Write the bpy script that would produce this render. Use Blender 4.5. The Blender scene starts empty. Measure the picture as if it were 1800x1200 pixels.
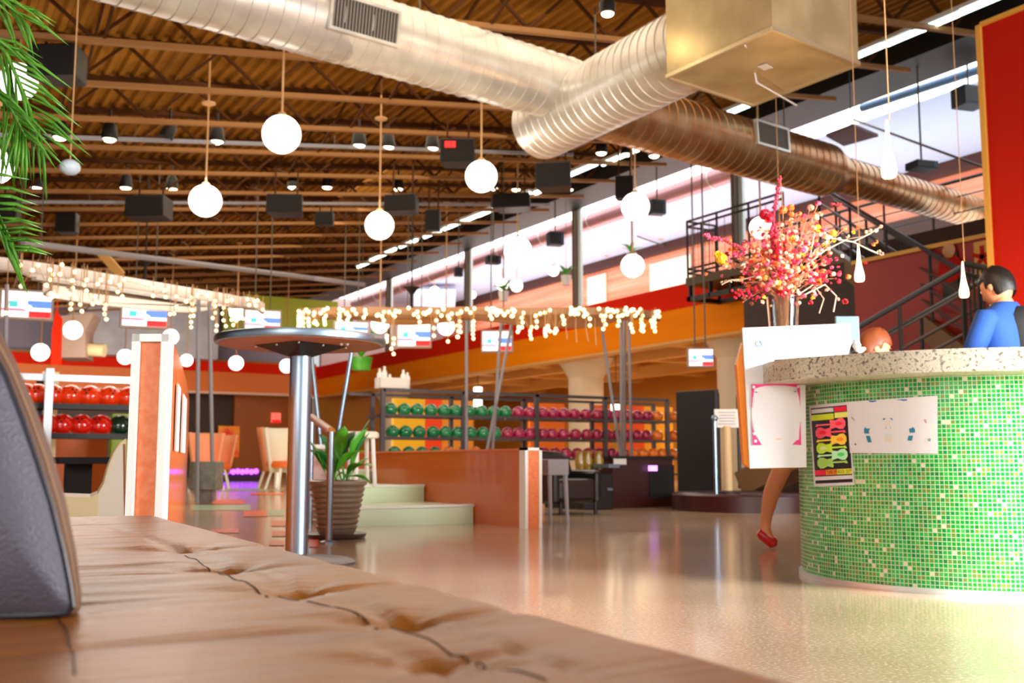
import bpy, bmesh, math, random
from mathutils import Vector as V, Matrix, Euler
C = bpy.context.scene.collection
SC = bpy.context.scene
rnd = random.Random(7)
PI = math.pi
# ------------------------------------------------------------------ camera
YAW = math.radians(30.1); PIT = math.atan(212/1850); EYE = V((0, 0, .5))
CR = V((math.cos(YAW), -math.sin(YAW), 0))
CF = V((math.sin(YAW)*math.cos(PIT), math.cos(YAW)*math.cos(PIT), math.sin(PIT)))
CU = CR.cross(CF)
cd = bpy.data.cameras.new('camera'); cam = bpy.data.objects.new('camera', cd); C.objects.link(cam)
cd.sensor_width = 36; cd.lens = 37; cd.clip_start = .05; cd.clip_end = 300
cd.dof.use_dof = True; cd.dof.focus_distance = 2.4; cd.dof.aperture_fstop = 6.3
M3 = Matrix((CR, CU, -CF)).transposed()
cam.matrix_world = Matrix.Translation(EYE) @ M3.to_4x4()
SC.camera = cam
# ------------------------------------------------------------------ pixel helpers (photo px -> a point on a real plane)
def ray(x, y): return CF*1850 + CR*(x-900) + CU*(600-y)
def Q(x, y, z=None, X=None, Y=None, d=None, pl=None):
    v = ray(x, y)
    if z is not None: t = (z-.5)/v.z
    elif X is not None: t = X/v.x
    elif Y is not None: t = Y/v.y
    elif pl: t = (pl[0]-.5)/(v.z-pl[1]*v.x)
    else: t = d/(v.x*math.sin(YAW)+v.y*math.cos(YAW))
    return EYE + v*t

# ------------------------------------------------------------------ world and main lights
SC.view_settings.view_transform = 'Standard'; SC.view_settings.look = 'None'
SC.view_settings.exposure = 0.27; SC.view_settings.gamma = 1; SC.view_settings.use_curve_mapping = False
w = bpy.data.worlds.new('world'); SC.world = w; w.use_nodes = True
w.node_tree.nodes['Background'].inputs[0].default_value = (.95, .97, 1, 1)
w.node_tree.nodes['Background'].inputs[1].default_value = .6

def RF(R, F, z=0): return V((CR.x*R+math.sin(YAW)*F, CR.y*R+math.cos(YAW)*F, z))   # right / forward metres -> world
def area(name, loc, target, size, power, col, sy=None):
    l = bpy.data.lights.new(name, 'AREA'); l.energy = power; l.color = col; l.size = size
    if sy: l.shape = 'RECTANGLE'; l.size_y = sy
    o = bpy.data.objects.new(name, l); C.objects.link(o); o.location = loc
    o.rotation_euler = (V(target)-V(loc)).to_track_quat('-Z', 'Y').to_euler()
    return o
def point(name, loc, power, col, r=.15):
    l = bpy.data.lights.new(name, 'POINT'); l.energy = power; l.color = col; l.shadow_soft_size = r
    o = bpy.data.objects.new(name, l); C.objects.link(o); o.location = loc
    return o
area('daylight_front_window', (7.4, -2.4, 2.4), (4.6, 3.4, .4), 2.6, 330, (1, .98, .95), 2.6)
area('side_fill_lamp', (-6, -4, 3.4), (4, 12, 3.5), 5, 480, (1, .95, .88), 3)  # area lamp added behind the camera to lift sofa and hall; no window there
area('hall_uplight', (2, 14, 3.4), (3, 15, 6), 12, 150, (1, .80, .5), 16)
area('upper_ceiling_fill', (16.2, 20, 4.1), (16.2, 20, 7), 3.4, 640, (.86, .93, 1), 28)  # unseen upward lamp added to brighten the upper ceiling, not the skylight itself
area('upper_room_daylight', (16.2, 20, 6.4), (16.2, 20, 3), 3.4, 380, (.9, .96, 1), 28)
bar_fill = area('bar_side_fill', RF(3.9, 2.7, 1.25), RF(2.35, 4.1, .62), 1.1, 330, (1, .99, .97), 1.3); bar_fill.data.spread = math.radians(150)  # added area lamp out of view that whitens the counter's right side
cl = Q(190, 500, z=2.6); area('canopy_fill', cl+V((0, .3, 1.3)), cl, 3.5, 140, (1, .93, .85), 2)  # lamp added above the white canopy so its translucent sheet glows
cl = Q(840, 556, z=2.6); area('canopy_fill', cl+V((0, 0, 1.5)), cl, 6, 70, (1, .85, .65), 2)  # same kind of added lamp over the copper canopy
area('hall_downlight', (3, 17, 5.6), (3, 17, 0), 10, 900, (1, .82, .6), 18)
for i, yy in enumerate((11, 17, 23, 29)):
    area('gallery_ceiling_light', (16.0, yy, 2.75), (16.0, yy, 0), 2.5, 150, (1, .8, .5))
area('beam_wash', (7.5, 20, 4.6), (13.2, 20, 3.2), 3, 420, (1, .85, .65), 24)
area('band_wash', (-1, 31, 3.4), (-1, 37, 3.3), 18, 420, (1, .85, .7), 2)

# ------------------------------------------------------------------ materials
def lin(h):
    h = h.lstrip('#'); c = [int(h[i:i+2], 16)/255 for i in (0, 2, 4)]
    return tuple((x/12.92 if x <= .04045 else ((x+.055)/1.055)**2.4) for x in c)
MATS = {}
def mat(name, col, rough=.5, metal=0, emit=None, estr=0, var=None, bump=None, spec=None, coat=0, trans=0, alpha=1, ecol=None, ior=None):
    if name in MATS: return MATS[name]
    m = bpy.data.materials.new(name); m.use_nodes = True; nt = m.node_tree
    b = nt.nodes['Principled BSDF']
    if isinstance(col, str): col = lin(col)
    b.inputs['Base Color'].default_value = (*col, 1); b.inputs['Roughness'].default_value = rough
    b.inputs['Metallic'].default_value = metal
    if spec is not None: b.inputs['Specular IOR Level'].default_value = spec
    if coat: b.inputs['Coat Weight'].default_value = coat; b.inputs['Coat Roughness'].default_value = .08
    if trans: b.inputs['Transmission Weight'].default_value = trans
    if ior: b.inputs['IOR'].default_value = ior
    b.inputs['Alpha'].default_value = alpha
    if emit:
        e = lin(emit) if isinstance(emit, str) else emit
        b.inputs['Emission Color'].default_value = (*e, 1); b.inputs['Emission Strength'].default_value = estr
    if var or bump:
        tc = nt.nodes.new('ShaderNodeTexCoord')
    if var:   # (scale, second colour, amount, stretch)
        mp = nt.nodes.new('ShaderNodeMapping'); nt.links.new(tc.outputs['Object'], mp.inputs[0])
        mp.inputs['Scale'].default_value = var[3] if len(var) > 3 else (1, 1, 1)
        n = nt.nodes.new('ShaderNodeTexNoise'); n.inputs['Scale'].default_value = var[0]; n.inputs['Detail'].default_value = 6
        nt.links.new(mp.outputs[0], n.inputs[0])
        r = nt.nodes.new('ShaderNodeValToRGB'); r.color_ramp.elements[0].position = .35; r.color_ramp.elements[1].position = .65
        c2 = lin(var[1]) if isinstance(var[1], str) else var[1]
        r.color_ramp.elements[0].color = (*col, 1); r.color_ramp.elements[1].color = (*c2, 1)
        nt.links.new(n.outputs[0], r.inputs[0]); nt.links.new(r.outputs[0], b.inputs['Base Color'])
    if bump:  # (scale, strength)
        n2 = nt.nodes.new('ShaderNodeTexNoise'); n2.inputs['Scale'].default_value = bump[0]; n2.inputs['Detail'].default_value = 4
        nt.links.new(tc.outputs['Object'], n2.inputs[0])
        bp = nt.nodes.new('ShaderNodeBump'); bp.inputs['Strength'].default_value = bump[1]; bp.inputs['Distance'].default_value = .01
        nt.links.new(n2.outputs[0], bp.inputs['Height']); nt.links.new(bp.outputs[0], b.inputs['Normal'])
    MATS[name] = m
    return m
def translucent(m, fac, col):
    nt = m.node_tree; b = nt.nodes['Principled BSDF']; o = nt.nodes['Material Output']
    tr = nt.nodes.new('ShaderNodeBsdfTranslucent'); tr.inputs[0].default_value = (*lin(col), 1); mx = nt.nodes.new('ShaderNodeMixShader'); mx.inputs[0].default_value = fac
    nt.links.new(b.outputs[0], mx.inputs[1]); nt.links.new(tr.outputs[0], mx.inputs[2]); nt.links.new(mx.outputs[0], o.inputs[0])

m_deck = mat('roof_deck_paint', '#9c6a24', .75, var=(1.2, '#7c5014', 1), spec=.1)
m_joist = mat('joist_paint', '#94683c', .6, spec=.2)
m_web = mat('joist_web', '#4a2a12', .8, spec=.1)
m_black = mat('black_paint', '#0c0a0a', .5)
m_steel = mat('brushed_steel', '#8fa3b5', .36, 1)
m_galv = mat('galvanised_duct', '#e6e2da', .32, .5, var=(3, '#d0c9bd', 1), bump=(30, .05))
m_duct2 = mat('galvanised_duct_worn', '#c09a70', .32, .7, var=(3, '#a86c38', 1))
m_box = mat('galvanised_sheet', '#cdb98c', .42, .45, var=(2.5, '#b5a074', 1))
m_grille = mat('grille_metal', '#8a8378', .5, .5)
m_white = mat('white_paint', '#dcd8d4', .5)
m_grey = mat('grey_paint', '#8f8c92', .5)
m_globe = mat('lit_opal_glass', '#ffffff', .3, emit=(1, .93, .82), estr=2.6)
m_bulb = mat('fairy_bulb', '#ffffff', .3, emit=(1, .8, .28), estr=2.1)
m_bulbhot = mat('lamp_lens', '#ffffff', .3, emit=(1, .86, .55), estr=6)
m_tube = mat('fluorescent_tube', '#ffffff', .3, emit=(.72, 1, .95), estr=3.5)
m_wire = mat('pale_cord', '#c99b68', .6)
m_dwire = mat('dark_cord', '#57503f', .6)
m_orange = mat('orange_laminate', '#cf5c0e', .3, var=(2, '#d96c14', 1, (.15, .15, 3)), coat=.3)
m_beam = mat('beam_orange', '#f08200', .6, var=(1.2, '#f68e02', 1, (.1, .1, 3)), spec=.1)
m_red = mat('red_paint', '#e02200', .6, spec=.1)
m_darkred = mat('dark_red_paint', '#8a0c06', .5)
m_wallred = mat('red_wall_paint', '#a81604', .6, spec=.15)
m_yellow = mat('ochre_trim', '#c9953c', .5)
m_cap = mat('orange_speckled_cap', '#e8743a', .5, var=(40, '#f08c58', 1))
m_trim = mat('white_metal_trim', '#f3f1ec', .35)
m_green = mat('pale_green_terrazzo', '#dcefcc', .3)
m_tread = mat('tread_nosing', '#f2f6ee', .3)
m_leather = mat('brown_leather', '#9a6026', .33, var=(2.2, '#824a18', 1), bump=(260, .12))
def crease(m):
    nt = m.node_tree; b = nt.nodes['Principled BSDF']; tc = nt.nodes.new('ShaderNodeTexCoord'); mp = nt.nodes.new('ShaderNodeMapping'); mp.inputs['Scale'].default_value = (1.6, 17, 1)
    n = nt.nodes.new('ShaderNodeTexNoise'); n.inputs['Scale'].default_value = 2.2; n.inputs['Detail'].default_value = 4; n.inputs['Distortion'].default_value = .6
    nt.links.new(tc.outputs['Object'], mp.inputs[0]); nt.links.new(mp.outputs[0], n.inputs[0])
    old = b.inputs['Normal'].links[0].from_node
    bp = nt.nodes.new('ShaderNodeBump'); bp.inputs['Strength'].default_value = .3; bp.inputs['Distance'].default_value = .010
    nt.links.new(n.outputs[0], bp.inputs['Height']); nt.links.new(old.outputs[0], bp.inputs['Normal']); nt.links.new(bp.outputs[0], b.inputs['Normal'])
crease(m_leather)
m_gleather = mat('grey_leather', '#5d5c6a', .42, bump=(330, .35))
m_bleather = mat('dark_leather', '#120c0c', .35)
m_ochre = mat('ochre_wall', '#b8771c', .6)
m_tan = mat('tan_beam', '#dba45a', .6)
m_col = mat('cream_column', '#dccbb0', .6)
m_lav = mat('lavender_wall', '#9b96ac', .7)
m_dark = mat('dark_brown_wall', '#3a2110', .6)
m_dwood = mat('dark_red_wood', '#3a1410', .35)
m_silver = mat('silver_rail', '#d7dfe2', .3, .6)
m_rack = mat('rack_metal', '#5f5a60', .4, .6)
m_conc = mat('grey_concrete', '#8e8c80', .7, var=(14, '#77766a', 1))
m_leaf = mat('green_leaf', '#3f9a2c', .35, var=(6, '#5dbb3a', 1))
m_palm = mat('palm_leaf', '#3c7414', .4, var=(9, '#5f9a2c', 1))
m_pot = mat('ribbed_brown_pot', '#8a7a66', .35)
m_soil = mat('potting_soil', '#2c1c10', .9)
m_skin = mat('skin', '#d99368', .5)
m_hair = mat('black_hair', '#0e0a09', .5, bump=(90, .3))
m_brhair = mat('auburn_hair', '#7a3a18', .5)
m_blue = mat('blue_cloth', '#1c4a9a', .8)
m_blackcloth = mat('black_cloth', '#08080c', .8)
m_pink = mat('pink_cloth', '#d9547c', .8)
m_canopy = mat('translucent_canopy', '#dccfc4', .35, var=(1.5, '#f0e9e2', 1))
m_canopy2 = mat('copper_canopy', '#b98a62', .35, var=(1.5, '#caa27e', 1))
translucent(m_canopy, .55, '#f6efe8'); translucent(m_canopy2, .35, '#e0b080')
m_tabletop = mat('table_underside', '#b06b3c', .5, var=(20, '#a05c30', 1))
m_cream = mat('cream_shell', '#f2dfae', .3)
m_gblue = mat('upper_ceiling_paint', '#c4d2ee', .7)

def floor_mat(name, c1, c2, c3, rough, sc=1.0):
    m = bpy.data.materials.new(name); m.use_nodes = True; nt = m.node_tree; b = nt.nodes['Principled BSDF']
    tc = nt.nodes.new('ShaderNodeTexCoord')
    n = nt.nodes.new('ShaderNodeTexNoise'); n.inputs['Scale'].default_value = 1.3*sc; n.inputs['Detail'].default_value = 5
    nt.links.new(tc.outputs['Object'], n.inputs[0])
    r = nt.nodes.new('ShaderNodeValToRGB'); r.color_ramp.elements[0].position = .35; r.color_ramp.elements[1].position = .65
    r.color_ramp.elements[0].color = (*lin(c1), 1); r.color_ramp.elements[1].color = (*lin(c2), 1)
    nt.links.new(n.outputs[0], r.inputs[0])
    n2 = nt.nodes.new('ShaderNodeTexNoise'); n2.inputs['Scale'].default_value = 90; n2.inputs['Detail'].default_value = 3
    nt.links.new(tc.outputs['Object'], n2.inputs[0])
    r2 = nt.nodes.new('ShaderNodeValToRGB'); r2.color_ramp.elements[0].position = .5; r2.color_ramp.elements[1].position = .68
    r2.color_ramp.elements[0].color = (0, 0, 0, 1); r2.color_ramp.elements[1].color = (.55, .55, .55, 1)
    nt.links.new(n2.outputs[0], r2.inputs[0])
    mx = nt.nodes.new('ShaderNodeMixRGB'); mx.inputs[2].default_value = (*lin(c3), 1)
    nt.links.new(r2.outputs[0], mx.inputs[0]); nt.links.new(r.outputs[0], mx.inputs[1])
    nt.links.new(mx.outputs[0], b.inputs['Base Color'])
    b.inputs['Roughness'].default_value = rough; b.inputs['Specular IOR Level'].default_value = .6
    b.inputs['Coat Weight'].default_value = .5; b.inputs['Coat Roughness'].default_value = .12
    return m
m_floor = floor_mat('polished_concrete', '#bda485', '#a38a6a', '#ecdcc2', .2)

def mosaic():
    m = bpy.data.materials.new('green_glass_mosaic'); m.use_nodes = True; nt = m.node_tree; b = nt.nodes['Principled BSDF']
    N = nt.nodes.new; L = nt.links.new
    uv = N('ShaderNodeUVMap'); sp = N('ShaderNodeSeparateXYZ'); L(uv.outputs[0], sp.inputs[0])
    cells = []; masks = []
    for k in (0, 1):
        mu = N('ShaderNodeMath'); mu.operation = 'MULTIPLY'; mu.inputs[1].default_value = 1/.0165; L(sp.outputs[k], mu.inputs[0])
        fl = N('ShaderNodeMath'); fl.operation = 'FLOOR'; L(mu.outputs[0], fl.inputs[0]); cells.append(fl)
        fr = N('ShaderNodeMath'); fr.operation = 'FRACT'; L(mu.outputs[0], fr.inputs[0])
        g = N('ShaderNodeMath'); g.operation = 'GREATER_THAN'; g.inputs[1].default_value = .17; L(fr.outputs[0], g.inputs[0]); masks.append(g)
    mm = N('ShaderNodeMath'); mm.operation = 'MULTIPLY'; L(masks[0].outputs[0], mm.inputs[0]); L(masks[1].outputs[0], mm.inputs[1])
    cb = N('ShaderNodeCombineXYZ'); L(cells[0].outputs[0], cb.inputs[0]); L(cells[1].outputs[0], cb.inputs[1])
    wn = N('ShaderNodeTexWhiteNoise'); wn.noise_dimensions = '2D'; L(cb.outputs[0], wn.inputs[0])
    r = N('ShaderNodeValToRGB'); r.color_ramp.interpolation = 'CONSTANT'
    cols = [(0, '#0c9a2c'), (.2, '#22a83c'), (.38, '#0f8a3a'), (.55, '#3a9226'), (.68, '#40b048'), (.8, '#6c8c2c'), (.9, '#1c7a30'), (.955, '#d4cfae')]
    e = r.color_ramp.elements
    e[0].position = 0; e[0].color = (*lin(cols[0][1]), 1); e[1].position = cols[1][0]; e[1].color = (*lin(cols[1][1]), 1)
    for p, c in cols[2:]:
        q = e.new(p); q.color = (*lin(c), 1)
    L(wn.outputs['Value'], r.inputs[0])
    mx = N('ShaderNodeMixRGB'); mx.inputs[1].default_value = (*lin('#b4cbb0'), 1); L(mm.outputs[0], mx.inputs[0]); L(r.outputs[0], mx.inputs[2])
    L(mx.outputs[0], b.inputs['Base Color'])
    ro = N('ShaderNodeMapRange'); ro.inputs[3].default_value = .8; ro.inputs[4].default_value = .12; L(mm.outputs[0], ro.inputs[0]); L(ro.outputs[0], b.inputs['Roughness'])
    bp = N('ShaderNodeBump'); bp.inputs['Strength'].default_value = .4; bp.inputs['Distance'].default_value = .002; L(mm.outputs[0], bp.inputs['Height']); L(bp.outputs[0], b.inputs['Normal'])
    return m
m_mosaic = mosaic()

def terrazzo():
    m = bpy.data.materials.new('terrazzo_slab'); m.use_nodes = True; nt = m.node_tree; b = nt.nodes['Principled BSDF']
    N = nt.nodes.new; L = nt.links.new
    tc = N('ShaderNodeTexCoord'); n = N('ShaderNodeTexNoise'); n.inputs['Scale'].default_value = 70; n.inputs['Detail'].default_value = 5; L(tc.outputs['Object'], n.inputs[0])
    r = N('ShaderNodeValToRGB'); e = r.color_ramp.elements
    e[0].position = .34; e[0].color = (*lin('#5e5648'), 1); e[1].position = .5; e[1].color = (*lin('#c9bfa8'), 1)
    q = e.new(.66); q.color = (*lin('#a89c82'), 1)
    L(n.outputs[0], r.inputs[0]); L(r.outputs[0], b.inputs['Base Color']); b.inputs['Roughness'].default_value = .3
    return m
m_terrazzo = terrazzo()

# ------------------------------------------------------------------ mesh builder
def root_off(p):
    while p is not None:
        if '_o' in p: return p['_o']
        p = p.parent
    return None
class MB:
    def __init__(s): s.v = []; s.f = []; s.uv = None
    def add(s, vs, fs):
        o = len(s.v); s.v += [V(p) for p in vs]; s.f += [[i+o for i in f] for f in fs]; return s
    def box(s, c, d, rz=0, M=None):
        x, y, z = d[0]/2, d[1]/2, d[2]/2
        R = M if M else Matrix.Rotation(rz, 3, 'Z')
        vs = [R @ V((a*x, b*y, cc*z)) + V(c) for cc in (-1, 1) for a, b in ((-1, -1), (1, -1), (1, 1), (-1, 1))]
        return s.add(vs, [(3, 2, 1, 0), (4, 5, 6, 7), (0, 1, 5, 4), (1, 2, 6, 5), (2, 3, 7, 6), (3, 0, 4, 7)])
    def span(s, a, b):
        a, b = V(a), V(b); return s.box((a+b)/2, [abs(q) for q in (b-a)])
    def bar(s, a, b, w, h=None):
        a, b = V(a), V(b); h = h or w; d = (b-a)
        q = d.to_track_quat('X', 'Z').to_matrix()
        return s.box((a+b)/2, (d.length, w, h), M=q)
    def tube(s, pts, r, n=8, cap=True):
        pts = [V(p) for p in pts]; rs = r if isinstance(r, (list, tuple)) else [r]*len(pts)
        o = len(s.v); prev = None
        for i, p in enumerate(pts):
            t = (pts[min(i+1, len(pts)-1)]-pts[max(i-1, 0)]).normalized()
            if prev is None:
                u = t.cross(V((0, 0, 1)))
                if u.length < .01: u = t.cross(V((1, 0, 0)))
                u.normalize()
            else:
                u = (prev - t*prev.dot(t)).normalized()
            prev = u; vv = t.cross(u)
            for k in range(n):
                a = 2*PI*k/n; s.v.append(p + (u*math.cos(a)+vv*math.sin(a))*rs[i])
        for i in range(len(pts)-1):
            for k in range(n):
                s.f.append([o+i*n+k, o+i*n+(k+1) % n, o+(i+1)*n+(k+1) % n, o+(i+1)*n+k])
        if cap:
            s.f.append([o+k for k in reversed(range(n))]); s.f.append([o+(len(pts)-1)*n+k for k in range(n)])
        return s
    def lathe(s, prof, c=(0, 0, 0), n=32, axis=None):
        # prof: (r, h); axis direction (default z)
        q = (V(axis).normalized().to_track_quat('Z', 'Y').to_matrix() if axis else Matrix.Identity(3))
        o = len(s.v); c = V(c)
        for r, h in prof:
            for k in range(n):
                a = 2*PI*k/n; s.v.append(c + q @ V((r*math.cos(a), r*math.sin(a), h)))
        for i in range(len(prof)-1):
            for k in range(n):
                s.f.append([o+i*n+k, o+i*n+(k+1) % n, o+(i+1)*n+(k+1) % n, o+(i+1)*n+k])
        if prof[0][0] > 1e-4: s.f.append([o+k for k in reversed(range(n))])
        if prof[-1][0] > 1e-4: s.f.append([o+(len(prof)-1)*n+k for k in range(n)])
        return s
    def sphere(s, c, r, n=20, m=12, sc=(1, 1, 1), M=None):
        o = len(s.v); c = V(c)
        for i in range(m+1):
            t = PI*i/m
            for k in range(n):
                a = 2*PI*k/n; p = V((math.sin(t)*math.cos(a)*sc[0], math.sin(t)*math.sin(a)*sc[1], -math.cos(t)*sc[2]))*r
                s.v.append(c + (M @ p if M else p))
        for i in range(m):
            for k in range(n):
                s.f.append([o+i*n+k, o+i*n+(k+1) % n, o+(i+1)*n+(k+1) % n, o+(i+1)*n+k])
        return s
    def prism(s, pts, off):
        # polygon pts (3d) extruded by vector off
        pts = [V(p) for p in pts]; off = V(off); n = len(pts); o = len(s.v)
        s.v += pts + [p+off for p in pts]
        s.f.append([o+i for i in reversed(range(n))]); s.f.append([o+n+i for i in range(n)])
        for i in range(n): s.f.append([o+i, o+(i+1) % n, o+n+(i+1) % n, o+n+i])
        return s
    def build(s, name, m, parent=None, smooth=False, bevel=0, sub=0, ang=40):
        off = root_off(parent)
        base = V(off) if off is not None else V((0, 0, 0))
        me = bpy.data.meshes.new(name); me.from_pydata([tuple(v-base) for v in s.v], [], s.f); me.update()
        bm = bmesh.new(); bm.from_mesh(me); bmesh.ops.remove_doubles(bm, verts=bm.verts, dist=1e-5); bmesh.ops.recalc_face_normals(bm, faces=bm.faces)
        bm.to_mesh(me); bm.free()
        if smooth:
            for p in me.polygons: p.use_smooth = True
            try: me.set_sharp_from_angle(angle=math.radians(ang))
            except Exception: pass
        me.materials.append(m)
        o = bpy.data.objects.new(name, me); C.objects.link(o)
        if parent is not None: o.parent = parent
        if bevel:
            b = o.modifiers.new('bevel', 'BEVEL'); b.width = bevel; b.segments = 2; b.limit_method = 'ANGLE'
        if sub:
            b = o.modifiers.new('sub', 'SUBSURF'); b.levels = sub; b.render_levels = sub
        return o

def tag(o, label=None, cat=None, group=None, kind=None):
    if label: o['label'] = label
    if cat: o['category'] = cat
    if group: o['group'] = group
    if kind: o['kind'] = kind
    return o
def thing(name, loc, label, cat, group=None):
    o = bpy.data.objects.new(name, None); C.objects.link(o); o.location = loc; o.empty_display_size = .1
    o['_o'] = list(loc)
    return tag(o, label, cat, group)
def struct(name, mb, m, **k):
    return tag(mb.build(name, m, **k), kind='structure')
def place(src, loc, label, rz=None, sc=None, group=None):
    """copy a thing, its parts and sub-parts"""
    c = src.copy(); C.objects.link(c); c.location = loc; c['label'] = label
    if rz is not None: c.rotation_euler = (0, 0, rz)
    if sc is not None: c.scale = (sc, sc, sc)
    if group: c['group'] = group
    for ch in list(src.children):
        d = ch.copy(); C.objects.link(d); d.parent = c
        for g in ch.children:
            e = g.copy(); C.objects.link(e); e.parent = d
    return c
ORD = ['first', 'second', 'third', 'fourth', 'fifth', 'sixth', 'seventh', 'eighth', 'ninth', 'tenth', 'eleventh', 'twelfth', 'thirteenth', 'fourteenth', 'fifteenth', 'sixteenth', 'seventeenth', 'eighteenth', 'nineteenth', 'twentieth', 'twenty-first', 'twenty-second', 'twenty-third', 'twenty-fourth']

# ================================================================== SETTING
XB = 13.2; YB = 37.0
struct('floor', MB().span((-14, -3, -.1), (22, 40, 0)), m_floor)
SLOPE = .12
def jz(X): return 4.6 + SLOPE*X          # underside of the joists
# corrugated deck
d = MB(); X0, X1 = -14.0, 13.2; prof = []
x = X0
while x < X1:
    prof += [(x, 0), (x+.06, 0), (x+.09, .06), (x+.15, .06)]; x += .18
prof = [(a, jz(a)+.62+h) for a, h in prof]
vs = [(a, -1.5, z) for a, z in prof] + [(a, 39, z) for a, z in prof]; n = len(prof)
d.add(vs, [(i, i+1, n+i+1, n+i) for i in range(n-1)])
struct('ceiling', d, m_deck)
# roof joists
def joist(Y, k):
    t = thing('roof_joist', (0, Y, 4.6), 'brown open-web steel joist under the corrugated roof, %s from the front' % ORD[k], 'roof joist', 'open-web roof joists')
    a, b = -13.9, 12.3
    MB().bar((a, Y, jz(a)+.04), (b, Y, jz(b)+.04), .075, .06).build('bottom_chord', m_joist, t)
    MB().bar((a, Y, jz(a)+.57), (b, Y, jz(b)+.57), .09, .07).build('top_chord', m_web, t)
    wb = MB(); x = a; up = False
    while x < b-.5:
        x2 = x+.55
        wb.bar((x, Y, jz(x)+(.55 if up else .06)), (x2, Y, jz(x2)+(.06 if up else .55)), .035); x = x2; up = not up
    wb.build('web', m_web, t); t['kind'] = 'structure'
for k in range(20): joist(8.4+1.4*k, k)
# cross bridging running towards the back
for k, xx in enumerate((-6, -2.2, 1.6, 5.4, 9.2)):
    b = MB()
    for j in range(19):
        y = 8.4+1.4*j
        b.bar((xx, y, jz(xx)+.06), (xx, y+1.4, jz(xx)+.56), .03); b.bar((xx, y, jz(xx)+.56), (xx, y+1.4, jz(xx)+.06), .03)
    struct('trim_%d' % (k+10), b, m_web)
# black bulkhead along the roof edge over the gallery opening
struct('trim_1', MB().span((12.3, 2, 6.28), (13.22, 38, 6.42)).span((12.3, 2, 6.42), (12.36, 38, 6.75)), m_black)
struct('trim_2', MB().span((13.14, 2, 6.42), (13.3, 38, 6.66)), mat('violet_grey_edge', '#7d6c7c', .6))
# beam front: orange fascia, red band
struct('wall_right', MB().span((13.2, 13.55, 2.88), (13.45, YB, 3.52)), m_beam)
struct('trim_3', MB().span((13.16, 13.55, 3.52), (13.45, YB, 3.98)), m_red)
struct('trim_4', MB().span((13.12, 13.55, 2.83), (13.5, YB, 2.88)), m_tan)
# fascia turning the corner by the stair
struct('wall_stair', MB().span((13.2, 13.35, 2.55), (17.5, 13.55, 3.5)), mat('burnt_orange', '#c05608', .5))
# gallery floor (upper storey) and its underside with beams
struct('floor_upper', MB().span((13.45, 8, 3.45), (21, YB, 3.6)), m_ochre)
for k in range(8):
    struct('trim_%d' % (20+k), MB().span((13.45, 14.4+2.9*k, 2.95), (20, 14.8+2.9*k, 3.45)), m_tan)
struct('trim_29', MB().span((14.6, 13.6, 2.8), (14.85, YB, 3.1)).span((17.4, 13.6, 2.8), (17.65, YB, 3.1)), m_tan)
# lower room behind the racks
struct('wall_lower_right', MB().span((19.8, 8, 0), (20, YB, 3.45)), m_ochre)
lw = MB().span((19.75, 14, 1.0), (19.8, 17.5, 2.6)).span((19.75, 20.5, 1.2), (19.8, 22.5, 2.5)); struct('trim_30', lw, m_red)
struct('wall_lower_front', MB().span((16.2, 8, 0), (20, 8.2, 3.45)), m_dark)
# upper storey: ceiling, skylight, back wall
struct('ceiling_upper', MB().span((14.75, 3, 6.6), (18.6, 38, 6.75)), m_gblue)
struct('window_1', MB().span((13.3, 3, 6.62), (14.75, 38, 6.7)), mat('skylight_glass', '#ffffff', .3, emit=(.95, 1, 1), estr=1.9))
struct('wall_upper_right', MB().span((18.3, 3, 3.6), (18.5, 38, 6.6)), mat('siding_orange', '#e8744c', .5, var=(1, '#f0a07c', 1, (.2, .2, 9))))
struct('wall_upper_back', MB().span((13.3, YB, 3.6), (18.3, YB+.2, 6.6)), mat('pale_rose_wall', '#c9b4b4', .6))
struct('wall_lower_back', MB().span((13.2, YB, 0), (20, YB+.2, 3.6)), m_ochre)
struct('wall_upper_dark', MB().span((18.1, 3, 3.6), (18.29, Q(1400, 400, X=18.2).y, 5.6)), m_dark)
struct('trim_31', MB().span((18.15, 3, 6.32), (18.3, 38, 6.6)), mat('dark_brown_trim', '#4c2416', .6))
for k, (pa_, pb_, z0, z1) in enumerate(((1140, 1212, 5.2, 6.1), (1030, 1062, 4.4, 6.2), (905, 942, 4.2, 5.6), (1172, 1176, 3.7, 5.2))):
    y0, y1 = sorted((Q(pa_, 480, X=18.2).y, Q(pb_, 480, X=18.2).y))
    struct('trim_%d' % (32+k), MB().span((18.24, y0, z0), (18.29, y1, z1)), mat('cream_siding', '#e9dfc4', .6))
# posts of the opening
for k, (px) in enumerate((682, 820, 1011, 1295)):
    p = Q(px, 500, X=13.25)
    t = thing('steel_post', (13.25, p.y, 3.98), 'slim dark steel post of the gallery opening, %s from the back' % ORD[k], 'post', 'steel posts of the gallery opening')
    MB().span((13.2, p.y-.05, 3.98), (13.3, p.y+.05, 6.42)).build('post_shaft', mat('post_grey', '#6a5a48', .5), t)
    MB().span((13.3, p.y-.16, 3.98), (13.36, p.y+.0, 6.42)).build('flange', mat('post_pale', '#dff0f0', .5), t)
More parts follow.
